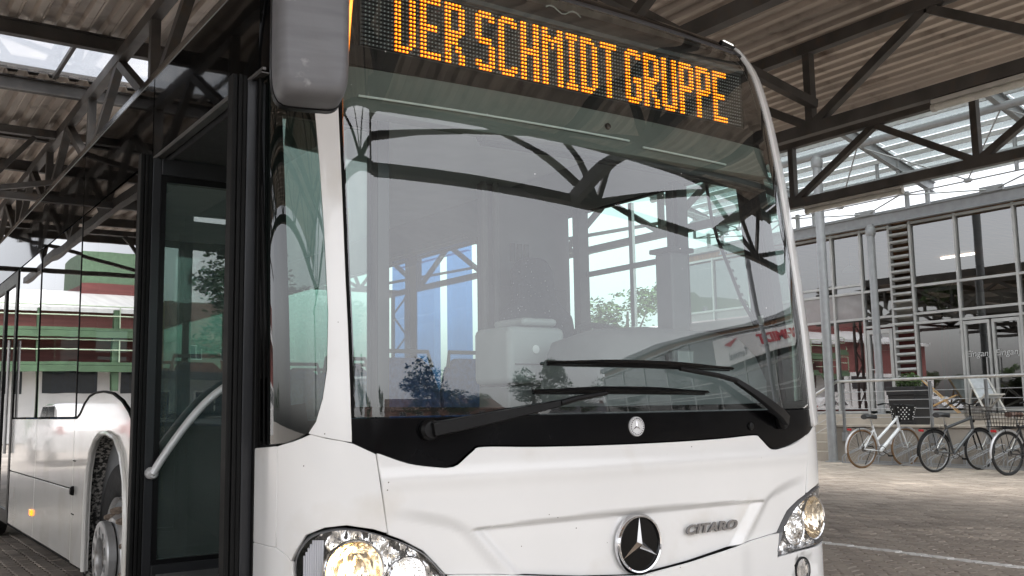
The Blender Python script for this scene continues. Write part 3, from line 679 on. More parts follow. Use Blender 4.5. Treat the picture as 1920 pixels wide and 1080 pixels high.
# ---- black wiper panel
WPl = [(1.082, 1.166), (1.076, 1.105), (1.055, 1.078), (.90, 1.030), (.80, 1.014), (.765, 1.012), (.735, 1.020), (.68, 1.060), (.64, 1.073), (.44, 1.066), (.2, 1.062), (0, 1.061)]
def open_spline(P, n=4):
    out = []
    for i in range(len(P) - 1):
        a, b, c, d = P[max(i - 1, 0)], P[i], P[i + 1], P[min(i + 2, len(P) - 1)]
        for k in range(n):
            t = k / n; out.append(tuple(.5 * (2 * b[j] + (c[j] - a[j]) * t + (2 * a[j] - 5 * b[j] + 4 * c[j] - d[j]) * t * t + (3 * b[j] - a[j] - 3 * c[j] + d[j]) * t ** 3) for j in (0, 1)))
    return out + [P[-1]]
WPl = [WPl[0]] + open_spline(WPl[1:], 4)
patch('wiper_panel', sym(WPl), BLACKG, BUS, off=-.004, step=.05)
# ---- front hatch with its sculpted relief
def sstep(t): t = min(1, max(0, t)); return t * t * (3 - 2 * t)
def hatch_disp(s, z):
    a = abs(s)
    zc = .830 - .026 * (a / .68) ** 2; w = .036 * max(.08, 1 - (a / .70) ** 2)
    aL = .70 - (.813 - z) * .92
    r1 = min(sstep((zc - z) / w), sstep((aL - a) / .065)); d = .028 * r1
    ze = .925 - .35 * max(0, 1.0 - a) ** 1.4 - .02
    d += .016 * sstep((ze - z) / .05) * sstep((a - (aL - .03)) / .08) * sstep((1.02 - a) / .2)
    d -= .006 * math.exp(-((z - .975) / .03) ** 2)
    return d
hatch = [(1.000, 1.058), (.90, 1.022), (.80, 1.006), (.762, 1.004), (.728, 1.012), (.674, 1.052), (.636, 1.065), (.44, 1.058), (.2, 1.054), (0, 1.053)]
hatch = open_spline(hatch, 4)
hb = [(.963, .812), (.915, .792), (.845, .752), (.80, .706), (.770, .672), (.52, .648), (.25, .613), (0, .592)]
hp = [(-a, b) for a, b in hatch] + [(a, b) for a, b in reversed(hatch[:-1])] + [(a, b) for a, b in hb] + [(-a, b) for a, b in reversed(hb[:-1])]
patch('front_hatch', hp, WHITE, BUS, disp=hatch_disp, step=.012, zstep=.010)
# ---- corner panels
cp = [(1.008, 1.056), (1.073, 1.088), (1.11, 1.098), (1.161, 1.107), (1.205, 1.120), (1.237, 1.108), (1.272, 1.097), (1.337, 1.084),
      (1.337, .775), (1.300, .760), (1.272, .740), (1.262, .765), (1.224, .818), (1.16, .842), (1.093, .848), (1.014, .833), (.972, .818)]
both('corner_panel', cp, WHITE, BUS, step=.04)
sp = [(1.343, 1.083), (1.53, 1.072), (1.53, .776), (1.343, .776)]
both('corner_side_panel', sp, WHITE, BUS, step=.05)
# ---- bumper
bt = [(1.53, .770), (1.343, .770), (1.298, .752), (1.272, .732), (1.262, .66), (1.235, .610), (1.15, .590), (.90, .580), (.745, .572), (.765, .667), (.52, .6435), (.25, .6085), (0, .5875)]
bp_ = [(-a, b) for a, b in bt] + [(a, b) for a, b in reversed(bt[:-1])] + [(1.53, .30), (-1.53, .30)]
def bump_disp(s, z):
    a = abs(s); d = -.012 * sstep((.70 - z) / .08) * sstep((.60 - a) / .1)
    r = math.hypot((a - .93), (z - .50)); d += .018 * sstep((.078 - r) / .02)
    return d
patch('bumper', bp_, WHITE, BUS, disp=bump_disp, step=.03, zstep=.03)
patch('bumper_skirt', [(-1.5, .18), (1.5, .18), (1.5, .296), (-1.5, .296)], BLACKP, BUS, off=-.02, step=.1)
for sg_ in (-1, 1):
    p = S(.93 * sg_, .50, -.014); n = Nrm(.93 * sg_, .50)
    fl = MB().lathe([(.056, -.01), (.056, .004), (.048, .006)], p, n, 24, True, False).build('fog_lamp', BLACKP, BUS, smooth=True)
    MB().lathe([(.0, -.03), (.03, -.022), (.046, .0)], p, n, 24).build('reflector', FACET, fl, smooth=True)
    MB().lathe([(.047, .003), (.035, .010), (.0, .013)], p, n, 24, False).build('lens', G_LENS, fl, smooth=True)
# ---- headlamps
HLp0 = [(.748, .582), (.90, .590), (1.15, .600), (1.228, .619), (1.252, .664), (1.256, .742), (1.214, .806), (1.155, .830), (1.093, .835), (1.014, .820), (.912, .780), (.845, .740), (.80, .694), (.772, .660)]
def cr_spline(P, n=4):
    out = []; m_ = len(P)
    for i in range(m_):
        a, b, c, d = P[i - 1], P[i], P[(i + 1) % m_], P[(i + 2) % m_]
        for k in range(n):
            t = k / n; out.append(tuple(.5 * (2 * b[j] + (c[j] - a[j]) * t + (2 * a[j] - 5 * b[j] + 4 * c[j] - d[j]) * t * t + (3 * b[j] - a[j] - 3 * c[j] + d[j]) * t ** 3) for j in (0, 1)))
    return out
HLp = cr_spline(HLp0, 4)
def inset(poly, k, c=None):
    cx_ = sum(p[0] for p in poly) / len(poly); cz_ = sum(p[1] for p in poly) / len(poly)
    return [(cx_ + (a - cx_) * k, cz_ + (b - cz_) * k) for a, b in poly]
for mir in (False, True):
    g = -1 if mir else 1
    def hd(s, z):
        return .055
    hl = patch('headlamp', inset(HLp, .985), BLACKG, BUS, off=-.006, disp=lambda s, z: .13, thick=0, step=.06, mirror=mir)
    patch('chrome_bowl', inset(HLp, .965), FACET, hl, off=-.004, disp=lambda s, z: .12 if (math.hypot(abs(s) - 1.075, z - .705) < .086 or math.hypot(abs(s) - .895, z - .672) < .061) else .036 + .008 * math.sin(s * 90) * math.sin(z * 70), thick=0, step=.010, mirror=mir)
    # rim strip round the lens
    pts = [S(a * g, b, -.002) for a, b in HLp]; pin = inset(HLp, .965); q = [S(a * g, b, .0035) for a, b in pin]
    rm = MB(); n = len(pts)
    dense_o, dense_i = [], []
    for i in range(n):
        for k in range(2):
            u = k / 2; a = HLp[i]; b = HLp[(i + 1) % n]; c = pin[i]; d = pin[(i + 1) % n]
            dense_o.append(S((a[0] + (b[0] - a[0]) * u) * g, a[1] + (b[1] - a[1]) * u, -.004)); dense_i.append(S((c[0] + (d[0] - c[0]) * u) * g, c[1] + (d[1] - c[1]) * u, .003))
    deep = [p - Nrm(1.0 * g, .7) * .05 for p in dense_i]
    deepo = [p - Nrm(1.0 * g, .7) * .05 for p in dense_o]
    n = len(dense_o)
    rm.add(dense_o + dense_i + deep + deepo, [(i, (i + 1) % n, n + (i + 1) % n, n + i) for i in range(n)] + [(n + i, n + (i + 1) % n, 2 * n + (i + 1) % n, 2 * n + i) for i in range(n)] + [(3 * n + i, 3 * n + (i + 1) % n, (i + 1) % n, i) for i in range(n)])
    rm.build('rim', SILVER if False else pm('lamp_rim', (.12, .12, .125), .25, var=.1), hl, smooth=True)
    patch('lens', inset(HLp, .962), G_LENS, hl, off=.001, thick=0, step=.05, mirror=mir)
    for (s_, z_, r_, mat, bm_) in ((1.075, .705, .088, FACETW, BULB), (.895, .672, .062, FACET, DRL)):
        p = S(s_ * g, z_, -.045); n_ = (Nrm(s_ * g, z_) + Vector((0, -1.2, 0))).normalized()
        bw = MB().lathe([(.012, -.045), (r_ * .45, -.035), (r_ * .75, -.012), (r_ * .97, .022), (r_, .026), (r_ * 1.05, .020), (r_ * 1.06, -.02)], p, n_, 36, True, False).build('reflector', mat, hl, smooth=True)
        MB().lathe([(.0, .0), (.010, .002), (.012, .012), (.007, .022), (.0, .025)], p + n_ * -.04, n_, 14).build('bulb', bm_, hl, smooth=True)
        MB().lathe([(r_ * 1.0, .027), (r_ * 1.06, .030), (r_ * 1.09, .024)], p, n_, 36, False, False).build('ring', CHROME, hl, smooth=True)
    # grey ribbed side lens
    for k in range(9):
        m = MB(); a = 1.172 + k * .008; m.tube([S(a * g, .62 + .005 * k, -.02), S(a * g, .80 - max(0, k - 4) * .012, -.02)], .0042, 6); m.build('lens_rib', pm('rib_plastic', (.55, .56, .6), .2, var=.05), hl, smooth=True)
# ---- star emblem, round badge, lettering
def star(parent, c, n, up, r, h):
    x = up.cross(n).normalized(); m = MB(); n = n.normalized()
    for k in range(3):
        a = PI / 2 + k * 2 * PI / 3; d = x * math.cos(a) + up * math.sin(a)
        l1 = x * math.cos(a + PI / 3) + up * math.sin(a + PI / 3); l2 = x * math.cos(a - PI / 3) + up * math.sin(a - PI / 3)
        tip = c + d * r; b1 = c + l1 * r * .16; b2 = c + l2 * r * .16; ap = c + n * h
        m.add([tip + n * h * .15, b1, ap, b2, tip], [(0, 2, 1), (0, 3, 2), (0, 1, 4), (0, 4, 3)])
    return m.build('star', CHROME, parent)
zc_ = .699; c0 = S(0, zc_, -.019); nn = Vector((0, -1, 0)); upz = Vector((0, 0, 1))
em = MB().lathe([(.094, 0), (.094, .012), (.0, .014)], c0, nn, 48).build('emblem', BLACKG, BUS, smooth=True); em['label'] = 'large round three-pointed star emblem'
MB().lathe([(.092, .004), (.095, .020), (.100, .022), (.106, .014), (.107, 0)], c0, nn, 56, False, False).build('ring', CHROME, em, smooth=True)
star(em, c0 + nn * .0145, nn, upz, .094, .014)
c1 = S(0, 1.119, -.003)
n1 = Nrm(0, 1.119)
bd = MB().lathe([(.036, 0), (.036, .005), (.034, .008), (.025, .008), (.023, .005), (0, .005)], c1, n1, 36).build('badge', SILVER, BUS, smooth=True); bd['label'] = 'small round silver star badge on the wiper panel'
star(bd, c1 + n1 * .0055, n1, (upz - n1 * upz.dot(n1)).normalized(), .024, .004)
for k in range(22):
    a = 2 * PI * k / 22; m = MB(); d = Vector((math.cos(a), 0, math.sin(a))); m.lathe([(.0028, 0), (.0018, .003), (0, .004)], c1 + n1 * .0075 + d * .0295, n1, 6); m.build('laurel_leaf', pm('badge_dark', (.12, .12, .13), .3, metal=.8), bd)
pA, pB = S(.222, .712, -.018), S(.530, .712, -.018); xd = (pB - pA).normalized()
place_text('model_lettering', 'CITARO', .047, .004, pm('letter_chrome', (.22, .22, .23), .2, metal=1, var=.05), BUS, (pA + pB) / 2 + Vector((0, -.004, -.002)), xd, (0, 0, 1), bold=.0018, shear=.25, sx=1.6, spacing=1.08)
# ---- windscreen, pillars, corner glass, roof dome
ZW0, ZW1 = 1.172, 2.845
patch('windscreen', [(-1.070, ZW0), (1.032, ZW0), (1.036, 1.6), (1.032, 2.3), (1.026, ZW1), (-1.062, ZW1), (-1.070, 2.3), (-1.074, 1.6)], G_SCREEN, BUS, thick=0, step=.05)
patch('lower_frit', [(-1.076, ZW0 + .002), (1.076, ZW0 + .002), (1.078, 1.205), (.5, 1.195), (-.5, 1.195), (-1.078, 1.205)], BLACKG, BUS, off=-.006, thick=0, step=.06)
if True:
    patch('screen_gasket', [(1.068, ZW0), (1.080, ZW0), (1.084, 1.6), (1.080, 2.3), (1.072, 2.9), (1.060, 2.9), (1.068, 2.3), (1.072, 1.6)], BLACKM, BUS, off=-.004, thick=.02, step=.06, mirror=True)
patch('screen_gasket', [(1.028, ZW0), (1.044, ZW0), (1.048, 1.6), (1.044, 2.3), (1.036, 2.84), (1.022, 2.84), (1.026, 2.3), (1.032, 1.6)], BLACKM, BUS, off=-.002, thick=.02, step=.06)
pil = [(1.080, 1.098), (1.083, 1.2), (1.087, 1.6), (1.083, 2.3), (1.075, 2.9), (1.08, 2.965), (1.16, 2.965), (1.165, 2.9), (1.160, 2.3), (1.148, 2.0), (1.142, 1.75), (1.140, 1.5), (1.148, 1.32), (1.163, 1.23), (1.185, 1.16), (1.210, 1.126), (1.165, 1.115)]
patch('windscreen_pillar', pil, WHITE, BUS, off=.004, step=.04, zstep=.05, thick=.02, mirror=True)
pir = [(a - (.036 if i < 6 else 0), min(b, 2.945)) for i, (a, b) in enumerate(pil)]; pir[0] = (1.060, 1.098); pir[1] = (1.048, 1.2)
patch('windscreen_pillar', pir, WHITE, BUS, off=.012, step=.03, zstep=.05, thick=.04, edge=.006)
cg = [(1.170, 1.225), (1.155, 1.32), (1.147, 1.5), (1.149, 1.75), (1.156, 2.0), (1.168, 2.345), (1.40, 2.345), (1.40, 1.09), (1.30, 1.097), (1.25, 1.112), (1.217, 1.130), (1.192, 1.165)]
both('corner_window', cg, G_CORNER, BUS, off=-.003, thick=.01, step=.04)
both('corner_window_frit', [(1.217, 1.130), (1.25, 1.112), (1.30, 1.097), (1.40, 1.09), (1.40, 1.20), (1.23, 1.22)], BLACKG, BUS, off=-.012, thick=0, step=.05)
both('door_pillar', [(1.365, 1.085), (1.53, 1.078), (1.53, 2.345), (1.365, 2.345)], BLACKP, BUS, off=-.014, thick=.05, step=.06)
for k in range(2):
    both('pillar_groove', [(1.44 + .04 * k, 1.09), (1.452 + .04 * k, 1.09), (1.452 + .04 * k, 2.34), (1.44 + .04 * k, 2.34)], RUBBER, BUS, off=-.006, thick=.01, step=.2)
both('upper_corner', [(1.174, 2.352), (1.55, 2.352), (1.55, 2.76), (1.174, 2.90)], BLACKG, BUS, off=-.002, step=.05)
patch('roof_dome', [(-1.072, ZW1 + .008), (1.032, ZW1 + .008), (1.03, 2.976), (-1.08, 2.976)], BLACKG, BUS, step=.05, zstep=.012, thick=.02)
both('roof_corner', [(1.172, 2.91), (1.45, 2.80), (1.45, 2.95), (1.17, 2.972)], BLACKG, BUS, step=.05, zstep=.012)
patch('roof_trim', [(-1.07, 2.838), (1.07, 2.838), (1.07, 2.852), (-1.07, 2.852)], pm('trim_grey', (.05, .05, .055), .3), BUS, off=.004, thick=.01, step=.05)
for sgn in (-1, 1):
    p = S(.985 * sgn, 2.90, .0); n_ = Nrm(.985 * sgn, 2.90); tx_ = (S(.985 * sgn + .05, 2.90) - p).normalized(); uy = n_.cross(tx_).normalized()
    def fr(a, b, c): return p + tx_ * a + uy * b + n_ * c
    hs_ = MB(); hs_.prism([(-.065, -.018), (.065, -.018), (.05, .018), (-.05, .018)], lambda q: fr(q[0], q[1], -.01), lambda q: fr(q[0] * .9, q[1] * .8, .012)); ml_ = hs_.build('marker_lamp', BLACKP, BUS, bevel=.003)
    m = MB(); m.prism([(-.045, -.011), (.045, -.011), (.035, .011), (-.035, .011)], lambda q: fr(q[0], q[1], .012), lambda q: fr(q[0] * .85, q[1] * .8, .018)); m.build('lens', LAMPON if False else pm('marker_white', (.8, .8, .8), .1, var=.03, emit=(1, .97, .9), estr=.5), ml_, bevel=.003)
# ---- destination display behind the glass
DY, DX0, DZ0 = .295, -.962, 2.470
NCOL, NROW, DP = 128, 16, .01505
disp_ = MB().box((DX0 - .012, DY, DZ0 - .012), (DX0 + NCOL * DP + .012, DY + .04, DZ0 + NROW * DP + .012)).build('destination_display', LEDBOARD, BUS); disp_['label'] = 'amber dot-matrix display reading DER SCHMIDT GRUPPE'
for r_ in range(NROW + 1):
    z = DZ0 + r_ * DP
    m = MB(); m.box((DX0 - .01, DY - .006, z - .0016), (DX0 + NCOL * DP + .01, DY, z + .0016)); m.build('louvre', BLACKM, disp_)
def glyph(ch):
    G = [[0] * 8 for _ in range(16)]; w = 6
    def vb(c, a=0, b=15):
        for r_ in range(a, b + 1): G[r_][c] = G[r_][c + 1] = 1
    def hbar(r0, a, b):
        for r_ in (r0, r0 + 1):
            for c in range(a, b + 1): G[r_][c] = 1
    if ch == 'D': vb(0); hbar(0, 0, 3); hbar(14, 0, 3); vb(4, 2, 13); G[1][4] = G[14][4] = 1
    elif ch == 'E': vb(0); hbar(0, 0, 5); hbar(7, 0, 4); hbar(14, 0, 5)
    elif ch in 'RP':
        vb(0); hbar(0, 0, 4); hbar(7, 0, 4); vb(4, 1, 7)
        if ch == 'R':
            for r_ in range(9, 16): c = min(4, 2 + (r_ - 9) // 2); G[r_][c] = G[r_][c + 1] = 1
    elif ch == 'S': hbar(0, 1, 4); vb(0, 1, 6); G[7][1] = G[7][0] = 1; hbar(7, 1, 4); vb(4, 9, 14); hbar(14, 1, 4); G[13][0] = G[14][0] = G[13][1] = G[1][5] = G[2][5] = G[2][4] = 1
    elif ch in 'CG':
        vb(0, 1, 14); hbar(0, 1, 4); hbar(14, 1, 4); G[1][5] = G[2][5] = G[2][4] = 1; G[13][5] = G[14][5] = G[13][4] = 1
        if ch == 'G': hbar(8, 3, 5); vb(4, 8, 14)
    elif ch == 'H': vb(0); vb(4); hbar(7, 0, 5)
    elif ch == 'M':
        w = 7; vb(0); vb(5)
        for k in range(4): G[1 + k][min(3, 1 + k)] = G[2 + k][min(3, 1 + k)] = 1; G[1 + k][max(3, 5 - k)] = G[2 + k][max(3, 5 - k)] = 1
    elif ch == 'I': w = 4; hbar(0, 0, 3); hbar(14, 0, 3); vb(1)
    elif ch == 'T': hbar(0, 0, 5); vb(2)
    elif ch == 'U': vb(0, 0, 14); vb(4, 0, 14); hbar(14, 1, 4)
    return G, w
lit = set(); col = 8
offm = MB()
for ch in 'DER SCHMIDT GRUPPE':
    if ch == ' ': col += 2; continue
    G, w = glyph(ch); ha = MB(); core = MB()
    for r_ in range(16):
        for c in range(w):
            if G[r_][c]:
                lit.add((col + c, r_)); x = DX0 + (col + c + .5) * DP; z = DZ0 + (15 - r_ + .5) * DP
                ha.lathe([(.0062, 0), (.0056, .003), (.0034, .0045)], (x, DY, z), (0, -1, 0), 8, False, True)
                core.lathe([(.0034, .0046), (.0024, .0075), (0, .0085)], (x, DY, z), (0, -1, 0), 8, False, False)
    lo = ha.build('lit_letter', LEDON, disp_); core.build('led_core', LEDCORE, lo); col += w + 1
for c in range(NCOL):
    for r_ in range(16):
        if (c, r_) not in lit:
            x = DX0 + (c + .5) * DP; z = DZ0 + (15 - r_ + .5) * DP
            offm.lathe([(.0030, .0), (.0024, .004), (0, .005)], (x, DY, z), (0, -1, 0), 5, False, False)
o = offm.build('unlit_leds', LEDOFF, disp_); o['kind'] = 'stuff'
# housing round it
hz = DZ0 + NROW * DP
m = MB(); m.box((-1.04, .275, 2.385), (1.02, .36, DZ0 - .014)); m.build('display_sill', BLACKM, BUS)
m = MB(); m.box((DX0 - .02, DY - .012, hz + .013), (DX0 + NCOL * DP + .02, DY + .05, hz + .035)); m.build('display_bezel', pm('bezel_grey', (.045, .045, .047), .4), BUS, bevel=.003)
m = MB(); m.add([(-1.0, .30, hz + .035), (1.0, .30, hz + .035), (1.0, .40, 2.86), (-1.0, .40, 2.86)], [(0, 1, 2, 3)]); m.build('display_hood', pm('hood_black', (.02, .02, .021), .45), BUS)
for g in (-1, 1):
    m = MB(); m.add([(g * (abs(DX0) + .02), DY - .004, DZ0 - .02), (g * (abs(DX0) + .02), DY - .004, hz + .05), (g * 1.02, .38, 2.80), (g * 1.05, .30, 2.40)], [(0, 1, 2, 3)]); m.build('display_cheek', BLACKM, BUS)
m = MB(); m.tube([(-.15 + .02 * k, .30, 2.80 + .012 * math.sin(k * 1.1)) for k in range(10)], .0025, 5); m.build('cable', pm('cable_white', (.6, .6, .58), .5), BUS)
# header lining below the display, sun blind
patch('header_lining', [(-1.06, 2.215), (-.55, 2.20), (0, 2.205), (.6, 2.215), (1.06, 2.24), (1.06, 2.372), (-1.06, 2.372)], OLIVE, BUS, off=-.05, thick=.05, step=.06)
sbm = MB(); sbm.tube([S(a / 20 * 1.55 - .52, 2.205, -.10) for a in range(21)], .022, 10); sbd = sbm.build('sun_blind', IDARK, BUS, smooth=True)
sbm = MB(); sbm.tube([S(a / 20 * 1.55 - .52, 2.172, -.09) for a in range(21)], .010, 8); sbm.build('bottom_bar', BLACKP, sbd, smooth=True)
m = MB(); m.tube([S(-1.0 + a / 20 * 1.15, 2.262, -.042) for a in range(21)], .004, 6); m.build('header_seam', pm('seam_white', (.75, .75, .73), .5, var=.02), BUS)
m = MB(); m.tube([S(.22 + a / 20 * .5, 2.245, -.042) for a in range(21)], .004, 6); m.build('header_seam', pm('seam_white', (.75, .75, .73), .5), BUS)
MB().lathe([(.014, 0), (.012, .008), (0, .01)], S(.05, 2.31, -.048), Nrm(.05, 2.31), 14).build('sensor', BLACKG, BUS, smooth=True)
# ---- wipers
def wiper(piv, elbow, tip, b0, b1, zb):
    p = S(*piv, .004); n_ = Nrm(*piv)
    w = MB().lathe([(.034, -.004), (.034, .012), (.026, .022), (0, .024)], p, n_, 24).build('wiper', BLACKP, BUS, smooth=True)
    pts = [S(piv[0], piv[1], .03)] + [S(piv[0] + (elbow[0] - piv[0]) * k / 6, piv[1] + (elbow[1] - piv[1]) * k / 6, .04 + .012 * math.sin(PI * k / 6)) for k in range(1, 7)]
    m = MB()
    for i in range(len(pts) - 1): m.bar(pts[i], pts[i + 1], .044 - .003 * i, .022, up=(0, -1, .0)) if False else None
    wd = [.026 - .0022 * k for k in range(len(pts))]
    ring = []
    for i, q in enumerate(pts):
        d = (pts[min(i + 1, len(pts) - 1)] - pts[max(i - 1, 0)]).normalized(); side = d.cross(n_).normalized(); h = .013 - .0008 * i
        ring += [q + side * wd[i] - n_ * h, q + side * wd[i] * .8 + n_ * h, q - side * wd[i] * .8 + n_ * h, q - side * wd[i] - n_ * h]
    k = len(pts); m.add(ring, [(4 * i + j, 4 * i + (j + 1) % 4, 4 * i + 4 + (j + 1) % 4, 4 * i + 4 + j) for i in range(k - 1) for j in range(4)] + [(0, 1, 2, 3), tuple(4 * (k - 1) + j for j in range(4))])
    m.build('arm', BLACKP, w, bevel=.003)
    m = MB(); m.tube([S(elbow[0], elbow[1], .042), S((elbow[0] * 2 + tip[0]) / 3, (elbow[1] * 2 + tip[1]) / 3 + .004, .044), S(tip[0], tip[1], .038)], [.011, .010, .008], 8); m.build('arm_tip', BLACKP, w, smooth=True)
    nb = 16; m = MB(); ring = []
    for i in range(nb + 1):
        u = i / nb; s_ = b0 + (b1 - b0) * u; z_ = zb[0] + (zb[1] - zb[0]) * u + .006 * math.sin(PI * u); t = .35 + .65 * math.sin(PI * min(max(u * 1.1 - .05, .06), .94)); t = min(1, t * 1.1)
        q = S(s_, z_, .018); n2 = Nrm(s_, z_); upd = Vector((0, 0, 1)); ring += [q - upd * .009 * t, q + n2 * .018 * t, q + upd * .014 * t, q - n2 * .006]
    m.add(ring, [(4 * i + j, 4 * i + (j + 1) % 4, 4 * i + 4 + (j + 1) % 4, 4 * i + 4 + j) for i in range(nb) for j in range(4)] + [(0, 1, 2, 3), tuple(4 * nb + j for j in range(4))])
    m.build('blade', BLACKP, w, smooth=True, angle=60)
    m = MB(); m.bar(S(b0 + .01, zb[0] - .006, .006), S((b0 + b1) / 2, (zb[0] + zb[1]) / 2 - .004, .006), .012, .006); m.bar(S((b0 + b1) / 2, (zb[0] + zb[1]) / 2 - .004, .006), S(b1 - .01, zb[1] - .006, .006), .012, .006); m.build('rubber_lip', RUBBER, w)
wiper((-.83, 1.128), (-.36, 1.205), (-.16, 1.238), -.455, .36, (1.247, 1.240))
wiper((.815, 1.122), (.50, 1.285), (.20, 1.328), -.39, .515, (1.346, 1.334))
MB().lathe([(.016, 0), (.014, .006), (.006, .008)], S(.62, 1.105, -.002), Nrm(.62, 1.105), 14).build('washer_jet', BLACKP, BUS, smooth=True)
# ---- outside mirror
mp_c = Vector((-1.365, -.20, 2.30)); mrz = R(-14)
def mloc(x, y, z): c, s_ = math.cos(mrz), math.sin(mrz); return mp_c + Vector((x * c - y * s_, x * s_ + y * c, z))
def rbox(mb, hx, hz_, prof, n=40, e=5):
    # superellipse rings in XZ, stacked along y
    rings = []
    for (k, y) in prof:
        rings.append([mloc(abs(math.cos(t)) ** (2 / e) * math.copysign(1, math.cos(t)) * hx * k, y, abs(math.sin(t)) ** (2 / e) * math.copysign(1, math.sin(t)) * (hz_ - hx * (1 - k))) for t in [2 * PI * i / n for i in range(n)]])
    vs = [p for r_ in rings for p in r_]; fs = [(i * n + j, i * n + (j + 1) % n, (i + 1) * n + (j + 1) % n, (i + 1) * n + j) for i in range(len(rings) - 1) for j in range(n)]
    fs += [tuple(range(n)), tuple((len(rings) - 1) * n + j for j in range(n))]
    mb.add(vs, fs); return mb
mr_ = rbox(MB(), .104, .245, [(.70, -.078), (.82, -.072), (.92, -.058), (.98, -.034), (1, -.005), (1, .045)], e=6).build('mirror', MIRGREY, BUS, smooth=True, angle=60)
mr_['label'] = 'scuffed grey outside mirror hanging at the front left corner'
rbox(MB(), .106, .250, [(1, .0452), (1.0, .075), (.95, .080)], e=6).build('rim', BLACKP, mr_, smooth=True)
rbox(MB(), .092, .232, [(1, .0805), (.99, .083)], e=6).build('mirror_glass', MIRROR, mr_)
m = MB(); m.tube([mloc(.0, 0, .22), mloc(.02, .02, .34), (-1.30, .05, 2.74), (-1.22, .28, 2.80), (-1.15, .42, 2.80)], [.03, .034, .036, .04, .05], 12); m.build('arm', BLACKP, mr_, smooth=True)
m = MB(); m.add([mloc(.098, -.005, -.06), mloc(.104, .03, -.10), mloc(.128, .03, .24), mloc(.124, -.01, .24)], [(0, 1, 2, 3)]); o = m.build('amber_reflection_strip', AMBER, mr_); md = o.modifiers.new('solid', 'SOLIDIFY'); md.thickness = .008  # added glowing strip standing in for the display's orange reflection
# ================================================================== BUS SIDES
SXL = -1.275
def side_panel(name, poly, mat, x=SXL, t=.02, parent=BUS, bevel=.003):
    g = 1 if x > 0 else -1
    m = MB(); m.prism(poly, lambda p: (x, p[0], p[1]), lambda p: (x - g * t, p[0], p[1]))
    me = bpy.data.meshes.new(name); me.from_pydata(m.v, [], m.f); bm = bmesh.new(); bm.from_mesh(me); bmesh.ops.recalc_face_normals(bm, faces=bm.faces)
    bmesh.ops.triangulate(bm, faces=[f for f in bm.faces if len(f.verts) > 4]); bm.to_mesh(me); bm.free()
    o = link(name, me, mat, parent)
    if bevel:
        b = o.modifiers.new('bevel', 'BEVEL'); b.width = bevel; b.segments = 2; b.limit_method = 'ANGLE'; b.angle_limit = R(50)
        me.shade_smooth(); b.harden_normals = True
    return o
ARCY, HUBY = 2.60, 2.655
arch = [(2.13, .36), (2.135, .70), (2.17, .88), (2.25, 1.0), (2.38, 1.075), (2.55, 1.10), (2.70, 1.098), (2.83, 1.065), (2.93, 1.0), (3.0, .88), (3.025, .75), (3.03, .36)]
hump = [(3.435, 1.172), (3.37, 1.175), (3.28, 1.20), (3.17, 1.255), (3.05, 1.292), (2.9, 1.308), (2.7, 1.310), (2.5, 1.296), (2.3, 1.255), (2.15, 1.20), (2.03, 1.13), (1.90, 1.12)]
side_panel('wing_panel', [(1.90, .36)] + arch + [(3.435, .36)] + hump, WHITE2, t=.02)
# arch lip: a raised band following the opening
lip = MB(); pts = [Vector((SXL - .006, y, z)) for y, z in arch]; lip.tube(pts, .014, 8); lip.build('arch_lip', WHITE2, BUS, smooth=True)
hl_ = MB(); hl_.tube([Vector((SXL - .001, y, z + .004)) for y, z in hump[1:-1]], .006, 6); hl_.build('wing_seal', RUBBER, BUS, smooth=True)
for (y0, y1) in ((3.442, 4.74), (4.746, 5.90)):
    side_panel('side_flap', [(y0, .775), (y1, .775), (y1, 1.172), (y0, 1.172)], WHITE2)
    side_panel('side_skirt', [(y0, .37), (y1, .37), (y1, .768), (y0, .768)], WHITE2)
for (y0, y1) in ((7.35, 8.6), (8.61, 10.2), (10.21, 12.1)):
    side_panel('side_flap', [(y0, .37), (y1, .37), (y1, 1.172), (y0, 1.172)], WHITE2)
side_panel('inner_side', [(3.2, .40), (12.0, .40), (12.0, 1.16), (3.2, 1.16)], BLACKM, x=SXL + .026, t=.02, bevel=0)
MB().lathe([(.030, 0), (.030, .01), (.022, .02), (.0, .022)], (SXL, 3.40, .765), (-1, 0, 0), 6).build('flap_knob', BLACKP, BUS)
mk_ = MB(); mk_.box((SXL - .012, 4.76, .515), (SXL, 4.84, .555)); mk_.build('side_marker', AMBER, BUS, bevel=.004)
for z in (.93, .63): MB().box((SXL - .002, 3.36, z), (SXL + .001, 3.436, z + .006)).build('wing_joint', BLACKM, BUS)
# panes and cantrail
def pane(y0, y1, z0=1.185, z1=2.365, x=SXL, mat=G_SIDE):
    g = -1 if x < 0 else 1; k = random.uniform(-.0025, .0025); k2 = random.uniform(-.0025, .0025)
    m = MB(); m.add([(x + .004 * -g + k, y0, z0), (x + .004 * -g - k, y1, z0), (x + .004 * -g - k + k2, y1, z1), (x + .004 * -g + k + k2, y0, z1)], [(0, 1, 2, 3)])
    return m.build('side_window', mat, BUS)
for (y0, y1) in ((2.15, 3.42), (3.435, 4.82), (4.835, 5.885), (7.36, 8.7), (8.715, 10.2), (10.215, 12.0)):
    pane(y0, y1)
    for yy in (y0 + .03, y1 - .03): MB().box((SXL + .008, yy - .03, 1.185), (SXL + .012, yy + .03, 2.365)).build('window_frit', BLACKM, BUS)
    MB().box((SXL + .008, y0, 1.186), (SXL + .012, y1, 1.26)).build('window_frit', BLACKM, BUS); MB().box((SXL + .008, y0, 2.26), (SXL + .012, y1, 2.364)).build('window_frit', BLACKM, BUS)
    MB().box((SXL + .02, y1 - .03, 1.17), (SXL + .09, y1 + .04, 2.4)).build('window_post', IDARK, BUS)
for yy in (3.427, 4.827, 8.707, 10.207): MB().box((SXL - .001, yy - .005, 1.18), (SXL + .02, yy + .005, 2.37)).build('window_joint', RUBBER, BUS)
